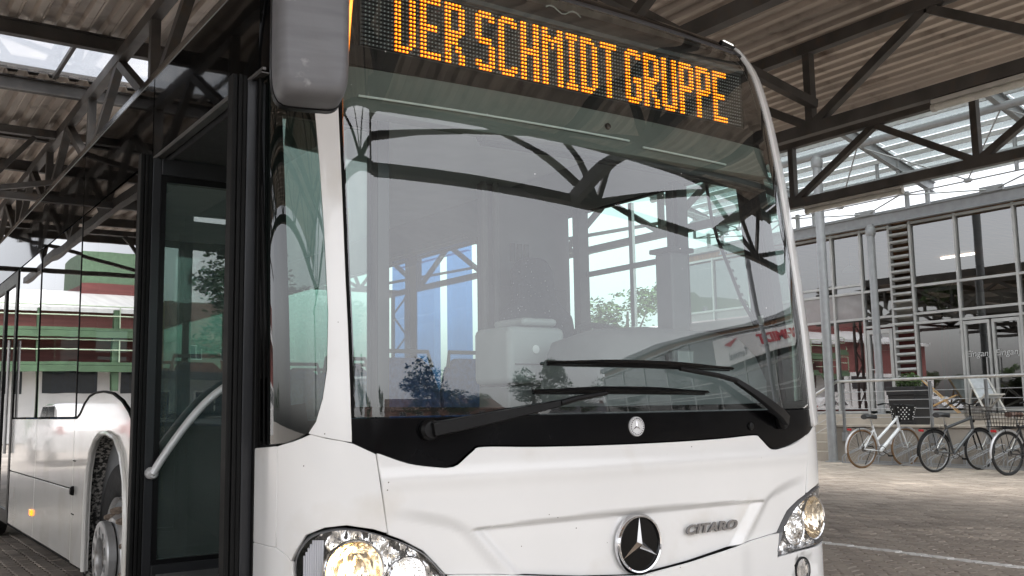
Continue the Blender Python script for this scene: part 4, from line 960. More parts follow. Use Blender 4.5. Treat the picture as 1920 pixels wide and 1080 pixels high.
side_panel('door_post', [(1.86, .36), (2.13, .36), (2.13, 2.365), (1.86, 2.365)], BLACKG, x=SXL + .012, t=.05)
def cant(y0, y1):
    m = MB(); k = random.uniform(-.002, .002); m.add([(SXL - .001 + k, y0, 2.372), (SXL - .001 - k, y1, 2.372), (SXL - .001 - k, y1, 2.752), (SXL - .001 + k, y0, 2.752), (SXL + .03, y0, 2.372), (SXL + .03, y1, 2.372), (SXL + .03, y1, 2.752), (SXL + .03, y0, 2.752)], [(0, 1, 2, 3), (4, 5, 6, 7), (0, 1, 5, 4), (1, 2, 6, 5), (2, 3, 7, 6), (3, 0, 4, 7)])
    return m.build('roof_flap', BLACKW, BUS)
for a, b in ((.47, 1.855), (1.862, 3.42), (3.43, 4.82), (4.83, 7.3), (7.31, 9.6), (9.61, 12.1)): cant(a, b)
m = MB(); m.bar((SXL - .006, .40, 2.357), (SXL - .006, 1.90, 2.357), .014, .012); m.bar((SXL - .002, .40, 2.343), (SXL - .002, 1.90, 2.343), .03, .006); m.build('door_head_rail', pm('rail_grey', (.11, .105, .10), .4, metal=.6), BUS, bevel=.002)
m = MB(); m.tube([(SXL + .006, .38, 2.762), (SXL + .006, 12.1, 2.762)], .005, 8); m.build('gutter_strip', pm('gutter_grey', (.16, .16, .16), .35, metal=.6), BUS, smooth=True)
# roof
rm_ = MB(); prof = [(-1.272, 2.758), (-1.25, 2.83), (-1.19, 2.90), (-1.05, 2.955), (-.6, 2.985), (0, 2.995), (.6, 2.985), (1.05, 2.955), (1.19, 2.90), (1.25, 2.83), (1.272, 2.758)]
n = len(prof); rm_.add([(x, .56, z) for x, z in prof] + [(x, 12.1, z) for x, z in prof], [(i, i + 1, n + i + 1, n + i) for i in range(n - 1)]); rm_.f = rm_.f[2:-2]; rm_.build('roof', pm('roof_white', (.7, .7, .7), .4), BUS, smooth=True, angle=60)
for q in (prof[:3], prof[-3:]):
    m = MB(); m.add([(x, .56, z) for x, z in q] + [(x, 12.1, z) for x, z in q], [(0, 1, 4, 3), (1, 2, 5, 4)]); m.build('roof_edge', BLACKG, BUS, smooth=True, angle=60)
for (y0, y1, z1) in ((3.2, 5.6, 3.15), (8.0, 10.5, 3.12)):
    m = MB(); m.box((-.9, y0, 2.97), (.9, y1, z1)); m.build('roof_unit', pm('roof_white', (.7, .7, .7), .4), BUS, bevel=.05)
# second door (closed) on the near side
d2 = MB(); d2.box((SXL - .002, 5.93, .36), (SXL + .03, 6.02, 2.36)); d2.box((SXL - .002, 7.24, .36), (SXL + .03, 7.33, 2.36)); d2.box((SXL - .002, 6.02, 2.26), (SXL + .03, 7.24, 2.36)); d2.box((SXL - .002, 6.58, .36), (SXL + .03, 6.68, 2.26)); d2.box((SXL - .002, 6.02, .36), (SXL + .03, 6.58, .46)); d2.box((SXL - .002, 6.68, .36), (SXL + .03, 7.24, .46))
d2o = d2.build('middle_door', BLACKP, BUS)
for y0, y1 in ((6.02, 6.58), (6.68, 7.24)): MB().add([(SXL + .012, y0, .46), (SXL + .010, y1, .46), (SXL + .010, y1, 2.26), (SXL + .012, y0, 2.26)], [(0, 1, 2, 3)]).build('pane', G_SIDE, d2o)
m = MB(); m.tube([(SXL - .03, 6.03, 1.8), (SXL - .03, 6.03, .9)], .012, 8); m.build('handle', SILVER, d2o, smooth=True)
# right side of the bus
side_panel('right_side_lower', [(.47, .34), (2.1, .34), (2.1, .8), (2.3, 1.05), (2.95, 1.05), (3.15, .8), (3.15, .34), (12.1, .34), (12.1, 1.30), (1.85, 1.30), (1.85, 1.62), (.47, 1.62)], WHITE2, x=1.275)
side_panel('right_side_upper', [(.75, 2.36), (12.1, 2.36), (12.1, 2.75), (.95, 2.75)], BLACKW, x=1.275)
for (y0, y1, z0) in ((.50, .98, 1.63), (1.02, 1.82, 1.63), (1.92, 2.9, 1.31), (2.95, 3.95, 1.31), (4.0, 5.4, 1.31), (5.45, 6.9, 1.31), (6.95, 8.4, 1.31), (8.45, 10, 1.31), (10.05, 12, 1.31)):
    pane(y0, y1, z0, 2.36, 1.275, G_FAR); MB().box((1.2, y1 - .01, z0 - .02), (1.274, y1 + .05, 2.4)).build('window_post', IDARK, BUS)
MB().box((1.26, 1.02, 1.97), (1.28, 1.82, 2.0)).build('window_slider', ALU, BUS); MB().box((1.26, 1.40, 1.64), (1.28, 1.43, 2.35)).build('window_slider', ALU, BUS)
# rear
m = MB(); m.box((-1.27, 12.08, .35), (1.27, 12.12, 1.5)); m.box((-1.27, 12.08, 2.4), (1.27, 12.12, 2.98)); m.box((-1.27, 12.08, 1.5), (-1.0, 12.12, 2.4)); m.box((1.0, 12.08, 1.5), (1.27, 12.12, 2.4)); m.build('rear_wall', WHITE2, BUS)
MB().add([(-1, 12.1, 1.5), (1, 12.1, 1.5), (1, 12.1, 2.4), (-1, 12.1, 2.4)], [(0, 1, 2, 3)]).build('rear_window', G_FAR, BUS)
# underfloor
MB().box((-1.2, .25, .30), (1.2, 2.05, .345)).build('underfloor', BLACKM, BUS); MB().box((-1.2, 3.12, .30), (1.2, 12, .345)).build('underfloor', BLACKM, BUS); MB().box((-.78, 2.05, .30), (.78, 3.12, .345)).build('underfloor', BLACKM, BUS)
# wheel arch liner (mud splashed) and wheels
LIN = pm('arch_liner', (.03, .03, .03), .85, var=.3, dirt=((.42, .40, .37), 60, .46, .60))
m = MB(); al = []
for k in range(19):
    t = PI * k / 18; al.append((ARCY + .02 + .545 * math.cos(t), .50 + .62 * math.sin(t)))
al = [(al[0][0], .30)] + al + [(al[-1][0], .30)]
n = len(al); m.add([(SXL + .02, y, z) for y, z in al] + [(-.80, y, z) for y, z in al], [(i, i + 1, n + i + 1, n + i) for i in range(n - 1)]); m.add([(-.80, y, z) for y, z in al], [tuple(range(n))]); m.build('wheel_arch_liner', LIN, BUS, smooth=True)
m = MB(); m.add([(1.25, y, z) for y, z in al] + [(.80, y, z) for y, z in al], [(i, i + 1, n + i + 1, n + i) for i in range(n - 1)]); m.add([(.80, y, z) for y, z in al], [tuple(range(n))]); m.build('wheel_arch_liner', LIN, BUS)
RIM = pm('rim_silver', (.50, .50, .50), .38, metal=.6, var=.12, scale=9, dirt=((.2, .17, .14), 12, .56, .8))
NUT = pm('nut_rust', (.24, .19, .15), .6, metal=.4, var=.3, scale=60)
def wheel(y, xo, g):
    # g: outward direction (-1 left side), xo: x of the tyre's outer wall
    ax = Vector((g, 0, 0)); c = Vector((xo, y, .478))
    tprof = [(.292, -.27), (.40, -.275), (.455, -.262), (.474, -.24), (.478, -.20), (.478, -.075), (.474, -.035), (.455, -.012), (.40, 0), (.33, -.006), (.296, -.02), (.285, -.05)]
    w = MB().lathe(tprof, c, ax, 56, False, False).build('wheel', TYRE, BUS, smooth=True, angle=50)
    MB().lathe([(.288, -.02), (.294, -.006), (.282, -.012), (.262, -.05), (.25, -.11), (.235, -.125), (.215, -.02), (.19, .018), (.17, .022)], c, ax, 48, False, False).build('rim', RIM, w, smooth=True)
    # hub plate with ten holes, standing proud
    m = MB(); nh = 10
    for k in range(nh):
        a0 = 2 * PI * k / nh; mid = a0 + PI / nh; cr = .130; hr = .021; ns = 16; outer = []; inner = []
        loop = []
        for j in range(5): t = a0 + 2 * PI / nh * j / 4; loop.append((.172 * math.cos(t), .172 * math.sin(t)))
        for j in range(1, 4): r_ = .172 + (.098 - .172) * j / 4; t = a0 + 2 * PI / nh; loop.append((r_ * math.cos(t), r_ * math.sin(t)))
        for j in range(5): t = a0 + 2 * PI / nh * (4 - j) / 4; loop.append((.098 * math.cos(t), .098 * math.sin(t)))
        for j in range(1, 4): r_ = .098 + (.172 - .098) * j / 4; t = a0; loop.append((r_ * math.cos(t), r_ * math.sin(t)))
        cx_, cz_ = cr * math.cos(mid), cr * math.sin(mid); nl = len(loop)
        hol = [(cx_ + hr * (p[0] - cx_) / math.hypot(p[0] - cx_, p[1] - cz_), cz_ + hr * (p[1] - cz_) / math.hypot(p[0] - cx_, p[1] - cz_)) for p in loop]
        P3 = lambda p, h: c + ax * h + Vector((0, p[0], p[1]))
        vs = [P3(p, .075) for p in loop] + [P3(p, .078) for p in hol] + [P3(p, .05) for p in hol]
        m.add(vs, [(i, (i + 1) % nl, nl + (i + 1) % nl, nl + i) for i in range(nl)] + [(nl + i, nl + (i + 1) % nl, 2 * nl + (i + 1) % nl, 2 * nl + i) for i in range(nl)])
    m.lathe([(.172, .075), (.178, .068), (.178, .04), (.172, .03)], c, ax, 48, False, False); m.lathe([(.098, .075), (.095, .06), (.095, .03)], c, ax, 40, False, False)
    m.build('hub_plate', RIM, w)
    MB().lathe([(.10, -.02), (.09, .045), (.06, .05), (.0, .052)], c, ax, 32, False).build('hub', STEEL, w, smooth=True)
    for k in range(10):
        t = 2 * PI * (k + .5) / 10; p = c + Vector((0, .225 * math.cos(t), .225 * math.sin(t)))
        MB().lathe([(.021, -.06), (.021, .0), (.014, .022), (.010, .03), (0, .032)], p, ax, 6).build('wheel_nut', NUT, w)
    return w
wheel(HUBY, -1.205, -1); wheel(HUBY, 1.205, 1); wheel(8.6, -1.215, -1); wheel(8.6, 1.215, 1)
m = MB(); m.tube([(-1.1, HUBY, .478), (1.1, HUBY, .478)], .07, 12); m.build('front_axle', STEEL, BUS, smooth=True)

# ---- front door: two leaves swung open, square to the side
def leaf(y, front):
    x0, x1, z0, z1 = -1.365, -.765, .39, 2.335
    th = .045
    st = MB(); st.box((x0 + .052, y, z0), (x0 + .092, y + th, z1)); st.box((x1 - .05, y, z0), (x1, y + th, z1)); st.box((x0 + .0921, y, z1 - .075), (x1 - .0501, y + th, z1)); st.box((x0 + .0921, y, z0), (x1 - .0501, y + th, z0 + .16))
    lf = st.build('door_leaf', DOORGREY, BUS, bevel=.004)
    fr_ = MB(); a, b, c_, d_ = x0 + .0925, x1 - .0505, z0 + .1605, z1 - .0755
    for q in ((a, c_, a + .022, d_), (b - .022, c_, b, d_), (a + .0221, d_ - .03, b - .0221, d_), (a + .0221, c_, b - .0221, c_ + .02)): fr_.box((q[0], y + .004, q[1]), (q[2], y + th - .004, q[3]))
    fr_.build('glazing_frame', BLACKP, lf)
    MB().add([(a + .02, y + th / 2, c_ + .02), (b - .02, y + th / 2, c_ + .02), (b - .02, y + th / 2 + .002, d_ - .03), (a + .02, y + th / 2 + .002, d_ - .03)], [(0, 1, 2, 3)]).build('pane', G_DOOR, lf)
    # rubber finger guard: ribbed vertical profile
    for k, (xa, xb, ya, yb) in enumerate(((x0, x0 + .018, y - .004, y + th + .004), (x0 + .019, x0 + .034, y - .010, y + th + .01), (x0 + .035, x0 + .0515, y - .004, y + th + .004))):
        MB().box((xa, ya, z0 - .01), (xb, yb, z1 + .012)).build('rubber_seal', RUBBER, lf, bevel=.004)
    MB().box((a + .02, y + .006, z0 + .05), (b - .02, y - .004, z0 + .12)).build('kick_rail', ALU, lf)
    return lf
l_rear = leaf(1.70, False); l_front = leaf(.475, True)
hb_ = MB(); pts = []
for k in range(15):
    u = k / 14; pts.append((-1.285 + .42 * u + .0, 1.655, .945 + .40 * math.sin(u * PI / 2) ** .95))
hb_.tube([(-1.285, 1.70, .935)] + pts + [(-.80, 1.655, 1.36), (-.795, 1.70, 1.362)], .017, 12); hb_.build('grab_rail', SILVER, l_rear, smooth=True)
MB().lathe([(.026, 0), (.026, .03), (.018, .045), (0, .046)], (-1.285, 1.70, .94), (0, -1, 0), 16).build('rail_foot', SILVER, l_rear, smooth=True)
# outer seals at the opening edges
for (y, nm) in ((.462, 'door_seal'), (1.855, 'door_seal')): MB().box((SXL - .004, y - .012, .36), (SXL + .06, y + .012, 2.345)).build(nm, RUBBER, BUS, bevel=.004)

# ================================================================== BUS INTERIOR
MB().box((-1.22, .28, .345), (1.22, 12, .36)).build('floor', pm('bus_floor', (.06, .06, .065), .6, var=.3, scale=80), BUS)
MB().box((-1.2, .62, 2.52), (1.2, 12, 2.54)).build('ceiling', CEIL, BUS)
for g in (-1, 1):
    m = MB(); m.add([(g * 1.24, .62, 2.37), (g * 1.24, 12, 2.37), (g * .85, 12, 2.515), (g * .85, .62, 2.515)], [(0, 1, 2, 3)]); m.build('ceiling_cove', IGREY, BUS)
m = MB(); m.box((-1.16, .95, 2.385), (-1.08, 1.42, 2.405)); m.build('entrance_lamp', LAMPON, BUS, bevel=.005)
MB().box((-1.22, .42, 2.345), (-.75, 1.86, 2.384)).build('door_head_cover', IDARK, BUS)
m = MB(); m.box((1.18, 1.9, .37), (1.22, 12, 1.29)); m.build('side_lining', IGREY, BUS)
# dashboard
db = MB(); db.add([(-1.04, .20, 1.165), (1.04, .20, 1.165), (1.12, .62, 1.13), (-.62, .62, 1.13), (-1.04, .20, .9), (1.04, .20, .9), (1.12, .62, .5), (-.62, .62, .5)], [(0, 1, 2, 3), (0, 1, 5, 4), (3, 2, 6, 7), (1, 2, 6, 5), (0, 3, 7, 4)]); dbo = db.build('dashboard', IDARK, BUS)
for k in range(34):
    x = -.78 + k * .014; MB().box((x, .16 + (k - 17) ** 2 * .00002, 1.178), (x + .006, .24, 1.186)).build('vent_slat', BLACKP, dbo)
ih = MB(); pr = [(.30, 1.14), (.30, 1.30), (.36, 1.42), (.45, 1.50), (.60, 1.545), (.72, 1.53), (.74, 1.14)]
def humpx(x): return 1 - .10 * ((x - .70) / .5) ** 2 * 0 
nn_ = len(pr); xs_ = [.10, .16, .30, .6, .9, 1.06]; vs = []
for i, x in enumerate(xs_):
    k = [.55, .86, .97, 1.02, 1.0, .985][i]; vs += [(x, y, 1.14 + (z - 1.14) * k) for y, z in pr]
ih.add(vs, [(i * nn_ + j, i * nn_ + j + 1, (i + 1) * nn_ + j + 1, (i + 1) * nn_ + j) for i in range(len(xs_) - 1) for j in range(nn_ - 1)] + [tuple(range(nn_)), tuple((len(xs_) - 1) * nn_ + j for j in range(nn_))])
iho = ih.build('instrument_cowl', IGREY, BUS, smooth=True, angle=50)
m = MB(); m.box((.47, .285, 1.355), (.60, .32, 1.43)); m.build('camera_box', IGREY, iho, bevel=.01); MB().box((.49, .278, 1.37), (.58, .2849, 1.42)).build('screen', pm('screen_glass', (.35, .37, .38), .1), iho)
m = MB(); m.box((1.07, .33, 1.14), (1.20, .80, 1.56)); m.build('side_console', IDARK, BUS, bevel=.03)
swc = Vector((.66, .84, 1.47)); a_ = Vector((0, -.55, .83)).normalized(); sx_ = Vector((1, 0, 0)); sy_ = a_.cross(sx_)
sw = MB().tube([swc + (sx_ * math.cos(2 * PI * k / 32) + sy_ * math.sin(2 * PI * k / 32)) * .225 for k in range(32)], .015, 8, closed=True).build('steering_wheel', IDARK, BUS, smooth=True)
for t in (R(200), R(340), R(90)): MB().bar(swc, swc + (sx_ * math.cos(t) + sy_ * math.sin(t)) * .22, .03, .015).build('spoke', IDARK, sw)
# fare machine
fm = MB(); fm.box((.02, .85, 1.30), (.34, 1.15, 1.56)); fmo = fm.build('fare_machine', pm('machine_grey', (.36, .38, .38), .45, var=.05), BUS, bevel=.03)
m = MB(); m.box((.10, .855, 1.562), (.30, 1.1, 1.60)); m.build('lid', pm('machine_grey', (.36, .38, .38), .45), fmo, bevel=.02)
m = MB(); m.box((.03, .87, .6), (.31, 1.12, 1.29)); m.build('pedestal', IGREY, fmo, bevel=.01)
MB().lathe([(.019, 0), (.019, .004), (0, .005)], (.165, .849, 1.455), (0, -1, 0), 20).build('round_button', pm('button_white', (.85, .85, .85), .3, var=.02), fmo)
MB().box((.05, .843, 1.385), (.31, .849, 1.39)).build('slot', IDARK, fmo)
for x in (.11, .24): MB().box((x, .842, 1.335), (x + .045, .849, 1.348)).build('indicator', pm('button_white', (.85, .85, .85), .3), fmo)
# driver seat
SEATD = pm('seat_speckled', (.055, .058, .075), .85, var=.2, scale=60, dirt=((.75, .75, .75), 75, .66, .70))
def soft_box(a, b, r, name, mat, parent): m = MB(); m.box(a, b); o = m.build(name, mat, parent, bevel=r); o.modifiers['bevel'].segments = 4; return o
ds = soft_box((.58, 1.25, .95), (1.08, 1.75, 1.08), .05, 'driver_seat', SEATD, BUS)
m = MB(); bk = [(.58, 1.08), (.57, 1.4), (.60, 1.72), (.70, 1.80), (.71, 1.98), (.76, 2.05), (.90, 2.05), (.95, 1.98), (.96, 1.80), (1.06, 1.72), (1.09, 1.4), (1.08, 1.08)]
m.prism(bk, lambda p: (p[0], 1.62 + (p[1] - 1.08) * .12, p[1]), lambda p: (p[0], 1.74 + (p[1] - 1.08) * .12, p[1])); m.build('backrest', SEATD, ds, bevel=.03)
MB().box((.66, 1.3, .36), (1.0, 1.7, .94)).build('seat_base', IDARK, ds)
MB().box((.20, .80, .36), (1.22, 1.9, .60)).build('driver_platform', IDARK, BUS)
# cab partition
pw = MB(); pw.box((.60, 1.96, .36), (1.24, 2.0, 2.50)); pwo = pw.build('cab_partition', pm('partition_grey', (.16, .16, .18), .6, var=.06), BUS)
for k in range(3):
    for z in (2.05, 1.9): MB().box((.80 + k * .05, 1.95, z), (.83 + k * .05, 1.959, z + .11 if z > 2 else z + .04)).build('vent_slot', IDARK, pwo)
for x in (.60, .68): MB().tube([(x, 1.93, .4), (x, 1.93, 2.5)], .02, 10).build('partition_post', IGREY, pwo, smooth=True)
MB().box((.62, 1.935, 1.30), (1.2, 1.958, 1.9)).build('panel', pm('partition_dark', (.16, .16, .18), .6), pwo, bevel=.01)
# blue window surround behind the cab
for (a, b) in ((3.44, 3.72), (3.0, 3.26), (3.90, 4.10)): MB().box((1.14, a, 1.2), (1.19, b, 2.30)).build('blue_post', BLUEF, BUS)
MB().box((1.14, 3.0, 2.30), (1.19, 4.1, 2.36)).build('blue_rail', BLUEF, BUS)
for z in (2.385, 2.46): MB().box((1.12, 3.0, z), (1.16, 4.1, z + .045)).build('grey_slat', IGREY, BUS)
# passenger seats
SEATB = pm('seat_blue', (.06, .13, .33), .85, var=.3, scale=30)
def pseat(x, y):
    s_ = soft_box((x - .21, y, .80), (x + .21, y + .40, .88), .025, 'seat', SEATB, BUS)
    m = MB(); m.prism([(-.21, .82), (-.22, 1.3), (-.17, 1.46), (-.10, 1.52), (.10, 1.52), (.17, 1.46), (.22, 1.3), (.21, .82)], lambda p: (x + p[0], y + .36 + (p[1] - .82) * .14, p[1]), lambda p: (x + p[0], y + .42 + (p[1] - .82) * .14, p[1])); m.build('backrest', SEATB, s_, bevel=.012)
    MB().box((x - .15, y + .1, .36), (x + .15, y + .3, .79)).build('seat_foot', IDARK, s_)
    MB().tube([(x - .17, y + .45, 1.46), (x - .15, y + .47, 1.56), (x + .15, y + .47, 1.56), (x + .17, y + .45, 1.46)], .014, 8).build('grab_handle', IGREY, s_, smooth=True)
for y in (2.25, 3.15, 4.0, 4.9, 5.8, 7.6, 8.5, 9.4):
    for x in (.52, .98): pseat(x, y)
    if y > 7 or 3.1 < y < 5:
        for x in (-.98, -.52): pseat(x, y)
for (x, y) in ((.28, 3.1), (.28, 4.9), (-.28, 3.3), (-.28, 5.6), (-.74, 1.95), (.28, 7.5)): MB().tube([(x, y, .36), (x, y, 2.52)], .017, 10).build('grab_pole', YELLOW if x == .28 else IGREY, BUS, smooth=True)
soft_box((-1.18, 2.02, .36), (-.62, 3.2, 1.12), .03, 'wheelhouse_box', IGREY, BUS)
DOTS = pm('dotted_screen', (.05, .06, .06), .5, var=.1)
MB().box((-1.2, 1.90, .5), (-.62, 1.915, 2.0)).build('draught_screen', G_CORNER, BUS)
# microphone on its gooseneck with coiled lead
gp = [Vector((1.05, .62, 2.34)), Vector((1.045, .58, 2.10)), Vector((1.03, .53, 1.98)), Vector((1.03, .46, 1.82)), Vector((1.04, .41, 1.68)), Vector((1.055, .37, 1.60)), Vector((1.075, .355, 1.54))]
mc = MB().tube(gp, .008, 8).build('microphone', BLACKP, BUS, smooth=True)
MB().lathe([(.012, 0), (.016, .02), (.016, .05), (.024, .062), (.024, .085), (.018, .092)], gp[-1], (gp[-1] - gp[-2]), 16).build('capsule', BLACKP, mc, smooth=True)
co = []
for k in range(150):
    u = k / 149; i = min(len(gp) - 2, int(u * (len(gp) - 2) + 1)); f = u * (len(gp) - 2) + 1 - i; c = gp[i].lerp(gp[min(i + 1, len(gp) - 1)], f); t = k * .75; co.append(c + Vector((.014 * math.cos(t) + .012, .014 * math.sin(t) * .5, .014 * math.sin(t))))
MB().tube(co, .003, 4).build('coiled_lead', BLACKP, mc)
tk = MB(); tk.box((.94, .76, 1.50), (1.06, .88, 1.95)); tko = tk.build('ticket_printer', pm('printer_grey', (.12, .125, .13), .5), BUS, bevel=.012); MB().box((.92, .74, 1.951), (1.08, .90, 1.975)).build('cap', IDARK, tko, bevel=.005); MB().tube([(1.0, .82, 1.975), (1.0, .82, 2.3)], .02, 10).build('stem', IDARK, tko, smooth=True)
# ================================================================== BICYCLES
def ring(c, r, tr, axis, n=36, m=8):
    c = Vector(c); a = Vector(axis).normalized(); u = Vector((0, 0, 1)); x = a.cross(u).normalized(); y = a.cross(x)
    return MB().tube([c + (x * math.cos(2 * PI * k / n) + y * math.sin(2 * PI * k / n)) * r for k in range(n)], tr, m, closed=True)
def bicycle(x, y, ang, lean, label, frame, tyre, low_step, kind):
    # local: +X forward, rear wheel contact at origin
    t = thing('bicycle', label, 'bicycle', (x, y, 0), ang, group='bicycles in the bike rack', world=False); t.rotation_euler = (lean, 0, ang)
    wr = .335; RW = (0, 0, .35); FW = (1.05, 0, .35)
    SP = pm('spoke_steel', (.5, .5, .5), .3, metal=.9)
    for c in (RW, FW):
        w = ring(c, wr, .021, (0, 1, 0)).build('wheel', tyre, t, smooth=True)
        ring(c, wr - .024, .010, (0, 1, 0), 36, 6).build('rim', pm('rim_alloy', (.4, .4, .4), .35, metal=.8) if kind != 2 else IDARK, w, smooth=True)
        MB().tube([(c[0], -.04, c[2]), (c[0], .04, c[2])], .018, 10).build('hub', ALU, w, smooth=True)
        m = MB()
        for k in range(28):
            a = 2 * PI * k / 28; s_ = .03 if k % 2 else -.03; a2 = a + (.35 if k % 4 < 2 else -.35)
            m.tube([(c[0] + .018 * math.cos(a2), s_, c[2] + .018 * math.sin(a2)), (c[0] + (wr - .025) * math.cos(a), 0, c[2] + (wr - .025) * math.sin(a))], .0022, 3, caps=False)
        m.build('spokes', SP, w)
        a0, a1 = (R(25), R(190)) if c is RW else (R(55), R(170))
        m = MB(); m.tube([(c[0] + (wr + .035) * math.cos(a0 + (a1 - a0) * k / 14), 0, c[2] + (wr + .035) * math.sin(a0 + (a1 - a0) * k / 14)) for k in range(15)], .019, 6); m.build('mudguard', pm('mudguard_silver', (.55, .55, .56), .3, metal=.5) if kind != 1 else BLACKP, t, smooth=True)
    BB = Vector((.44, 0, .30)); ST = Vector((.26, 0, .80 if kind else .77)); HT = Vector((.86, 0, .90)); HB = Vector((.90, 0, .70)); 
    fr_ = MB()
    fr_.tube([BB, ST], .022, 10); fr_.tube([HT + Vector((-.01, 0, .04)), HB], .027, 10)
    fr_.tube([HB, BB], .029 if kind else .036, 10)
    if low_step: fr_.tube([HT, Vector((.36, 0, .50))], .026, 10)
    else: fr_.tube([HT, ST - Vector((-.01, 0, .06))], .025, 10)
    for s_ in (-1, 1):
        fr_.tube([BB + Vector((0, .03 * s_, 0)), Vector(RW) + Vector((0, .06 * s_, 0))], .011, 8); fr_.tube([ST - Vector((-.02, 0, .08)) + Vector((0, .015 * s_, 0)), Vector(RW) + Vector((0, .06 * s_, 0))], .010, 8)
    fo = fr_.build('frame', frame, t, smooth=True)
    m = MB(); m.tube([HB, HB + Vector((.02, 0, -.05))], .024, 10)
    for s_ in (-1, 1): m.tube([HB + Vector((.02, .045 * s_, -.03)), Vector((1.0, .055 * s_, .47)), Vector(FW) + Vector((0, .055 * s_, 0))], [.016, .014, .011], 8)
    m.build('fork', frame if kind == 0 else BLACKP, t, smooth=True)
    m = MB(); m.tube([ST, ST + Vector((-.045, 0, .14))], .014, 8); m.build('seat_post', ALU, t, smooth=True)
    sp = ST + Vector((-.06, 0, .16)); m = MB(); rings = []
    for (dx, w_, h_) in ((-.14, .08, .0), (-.10, .11, .014), (0, .08, .01), (.08, .04, .004), (.16, .022, -.004)):
        rings.append([sp + Vector((dx, w_ * math.cos(2 * PI * k / 12), h_ + .042 * math.sin(2 * PI * k / 12))) for k in range(12)])
    m.add([p for r_ in rings for p in r_], [(i * 12 + k, i * 12 + (k + 1) % 12, (i + 1) * 12 + (k + 1) % 12, (i + 1) * 12 + k) for i in range(4) for k in range(12)] + [tuple(range(12)), tuple(48 + k for k in range(12))]); m.build('saddle', IDARK if kind < 2 else pm('brown_saddle', (.10, .055, .04), .5), t, smooth=True)
    hb = HT + Vector((-.03, 0, .23)); m = MB(); m.tube([HT, hb], .014, 8); m.tube([hb + Vector((-.16, -.30, .0)), hb + Vector((-.05, -.24, .03)), hb + Vector((.03, -.10, .02)), hb, hb + Vector((.03, .10, .02)), hb + Vector((-.05, .24, .03)), hb + Vector((-.16, .30, .0))], .011, 8); m.build('handlebar', BLACKP, t, smooth=True)
    for s_ in (-1, 1): MB().tube([hb + Vector((-.16, s_ * .30, 0)), hb + Vector((-.06, s_ * .245, .028))], .017, 8).build('grip', BLACKP, t, smooth=True)
    cr_ = ring(BB + Vector((0, -.05, 0)), .085, .006, (0, 1, 0), 28, 6).build('crank', STEEL, t, smooth=True)
    for (s_, a) in ((-1, R(-30)), (1, R(150))):
        e = BB + Vector((.17 * math.cos(a), .075 * s_, .17 * math.sin(a))); MB().tube([BB + Vector((0, .065 * s_, 0)), e], .011, 6).build('arm', STEEL, cr_, smooth=True); MB().box(tuple(e + Vector((-.045, -.05 if s_ < 0 else 0, -.012))), tuple(e + Vector((.045, 0 if s_ < 0 else .05, .012)))).build('pedal', BLACKP, cr_)
    m = MB(); m.bar(BB + Vector((0, -.052, .085)), (0, -.052, .385), .004, .008); m.bar(BB + Vector((0, -.052, -.085)), (0, -.052, .315), .004, .008); m.build('chain', STEEL, t)
    MB().lathe([(.045, -.01), (.045, .01)], (0, -.05, .35), (0, 1, 0), 20).build('sprocket', STEEL, t)
    # rear carrier
    m = MB()
    for s_ in (-1, 1): m.tube([(-.26, .055 * s_, .745), (.16, .055 * s_, .745)], .007, 6); m.tube([(0, .07 * s_, .36), (-.10, .055 * s_, .745)], .006, 6)
    for k in range(4): m.tube([(-.24 + .12 * k, -.055, .745), (-.24 + .12 * k, .055, .745)], .005, 6)
    m.build('carrier', BLACKP, t)
    m = MB(); m.box((-.30, -.05, .69), (-.27, .05, .73)); m.build('rear_lamp', pm('red_lamp', (.4, .01, .015), .25, var=.1), t, bevel=.008)
    MB().tube([(.30, .09, .32), (.22, .17, .02)], .009, 6).build('kickstand', STEEL, t)
    MB().lathe([(.03, 0), (.032, .03), (.02, .06)], HT + Vector((.06, 0, -.05)), (-1, 0, 0), 14).build('front_lamp', BLACKP, t, smooth=True)
    def wire_basket(c, w0, w1, d0, d1, h, mat, name, nx=8, rr=.0035):
        m = MB(); c = Vector(c)
        lv = [(0, w0, d0), (.33, None, None), (.66, None, None), (1, w1, d1)]
        for u in (0, .25, .5, .75, 1):
            w_, d_ = w0 + (w1 - w0) * u, d0 + (d1 - d0) * u
            m.tube([c + Vector((sx * d_ / 2, sy * w_ / 2, h * u)) for sx, sy in ((-1, -1), (1, -1), (1, 1), (-1, 1))], rr * (1.6 if u in (0, 1) else 1), 5, closed=True)
        for k in range(nx + 1):
            f = k / nx * 2 - 1
            for sg in (-1, 1):
                m.tube([c + Vector((sg * d0 / 2, f * w0 / 2, 0)), c + Vector((sg * d1 / 2, f * w1 / 2, h))], rr, 4); m.tube([c + Vector((f * d0 / 2, sg * w0 / 2, 0)), c + Vector((f * d1 / 2, sg * w1 / 2, h))], rr, 4)
            m.tube([c + Vector((-d0 / 2, f * w0 / 2, 0)), c + Vector((d0 / 2, f * w0 / 2, 0))], rr, 4)
        return m.build(name, mat, t)
    if kind == 0:
        c = Vector((1.0, 0, .86)); m = MB(); lvl = [(.0, .26, .20), (.23, .34, .28)]
        vs = []
        for (u, w_, d_) in ((0, .32, .26), (.06, .34, .28), (.26, .43, .36), (.28, .44, .37)):
            n = 28; vs += [c + Vector((abs(math.cos(a)) ** .5 * math.copysign(1, math.cos(a)) * d_ / 2, abs(math.sin(a)) ** .5 * math.copysign(1, math.sin(a)) * w_ / 2, u + (.012 * math.sin(a * 5) if u > .2 else 0))) for a in [2 * PI * k / n for k in range(n)]]
        m.add(vs, [(i * 28 + k, i * 28 + (k + 1) % 28, (i + 1) * 28 + (k + 1) % 28, (i + 1) * 28 + k) for i in range(3) for k in range(28)] + [tuple(range(28)), tuple(84 + k for k in range(28))])
        bk = m.build('basket_cover', pm('cover_black', (.01, .01, .01), .7), t, smooth=True)
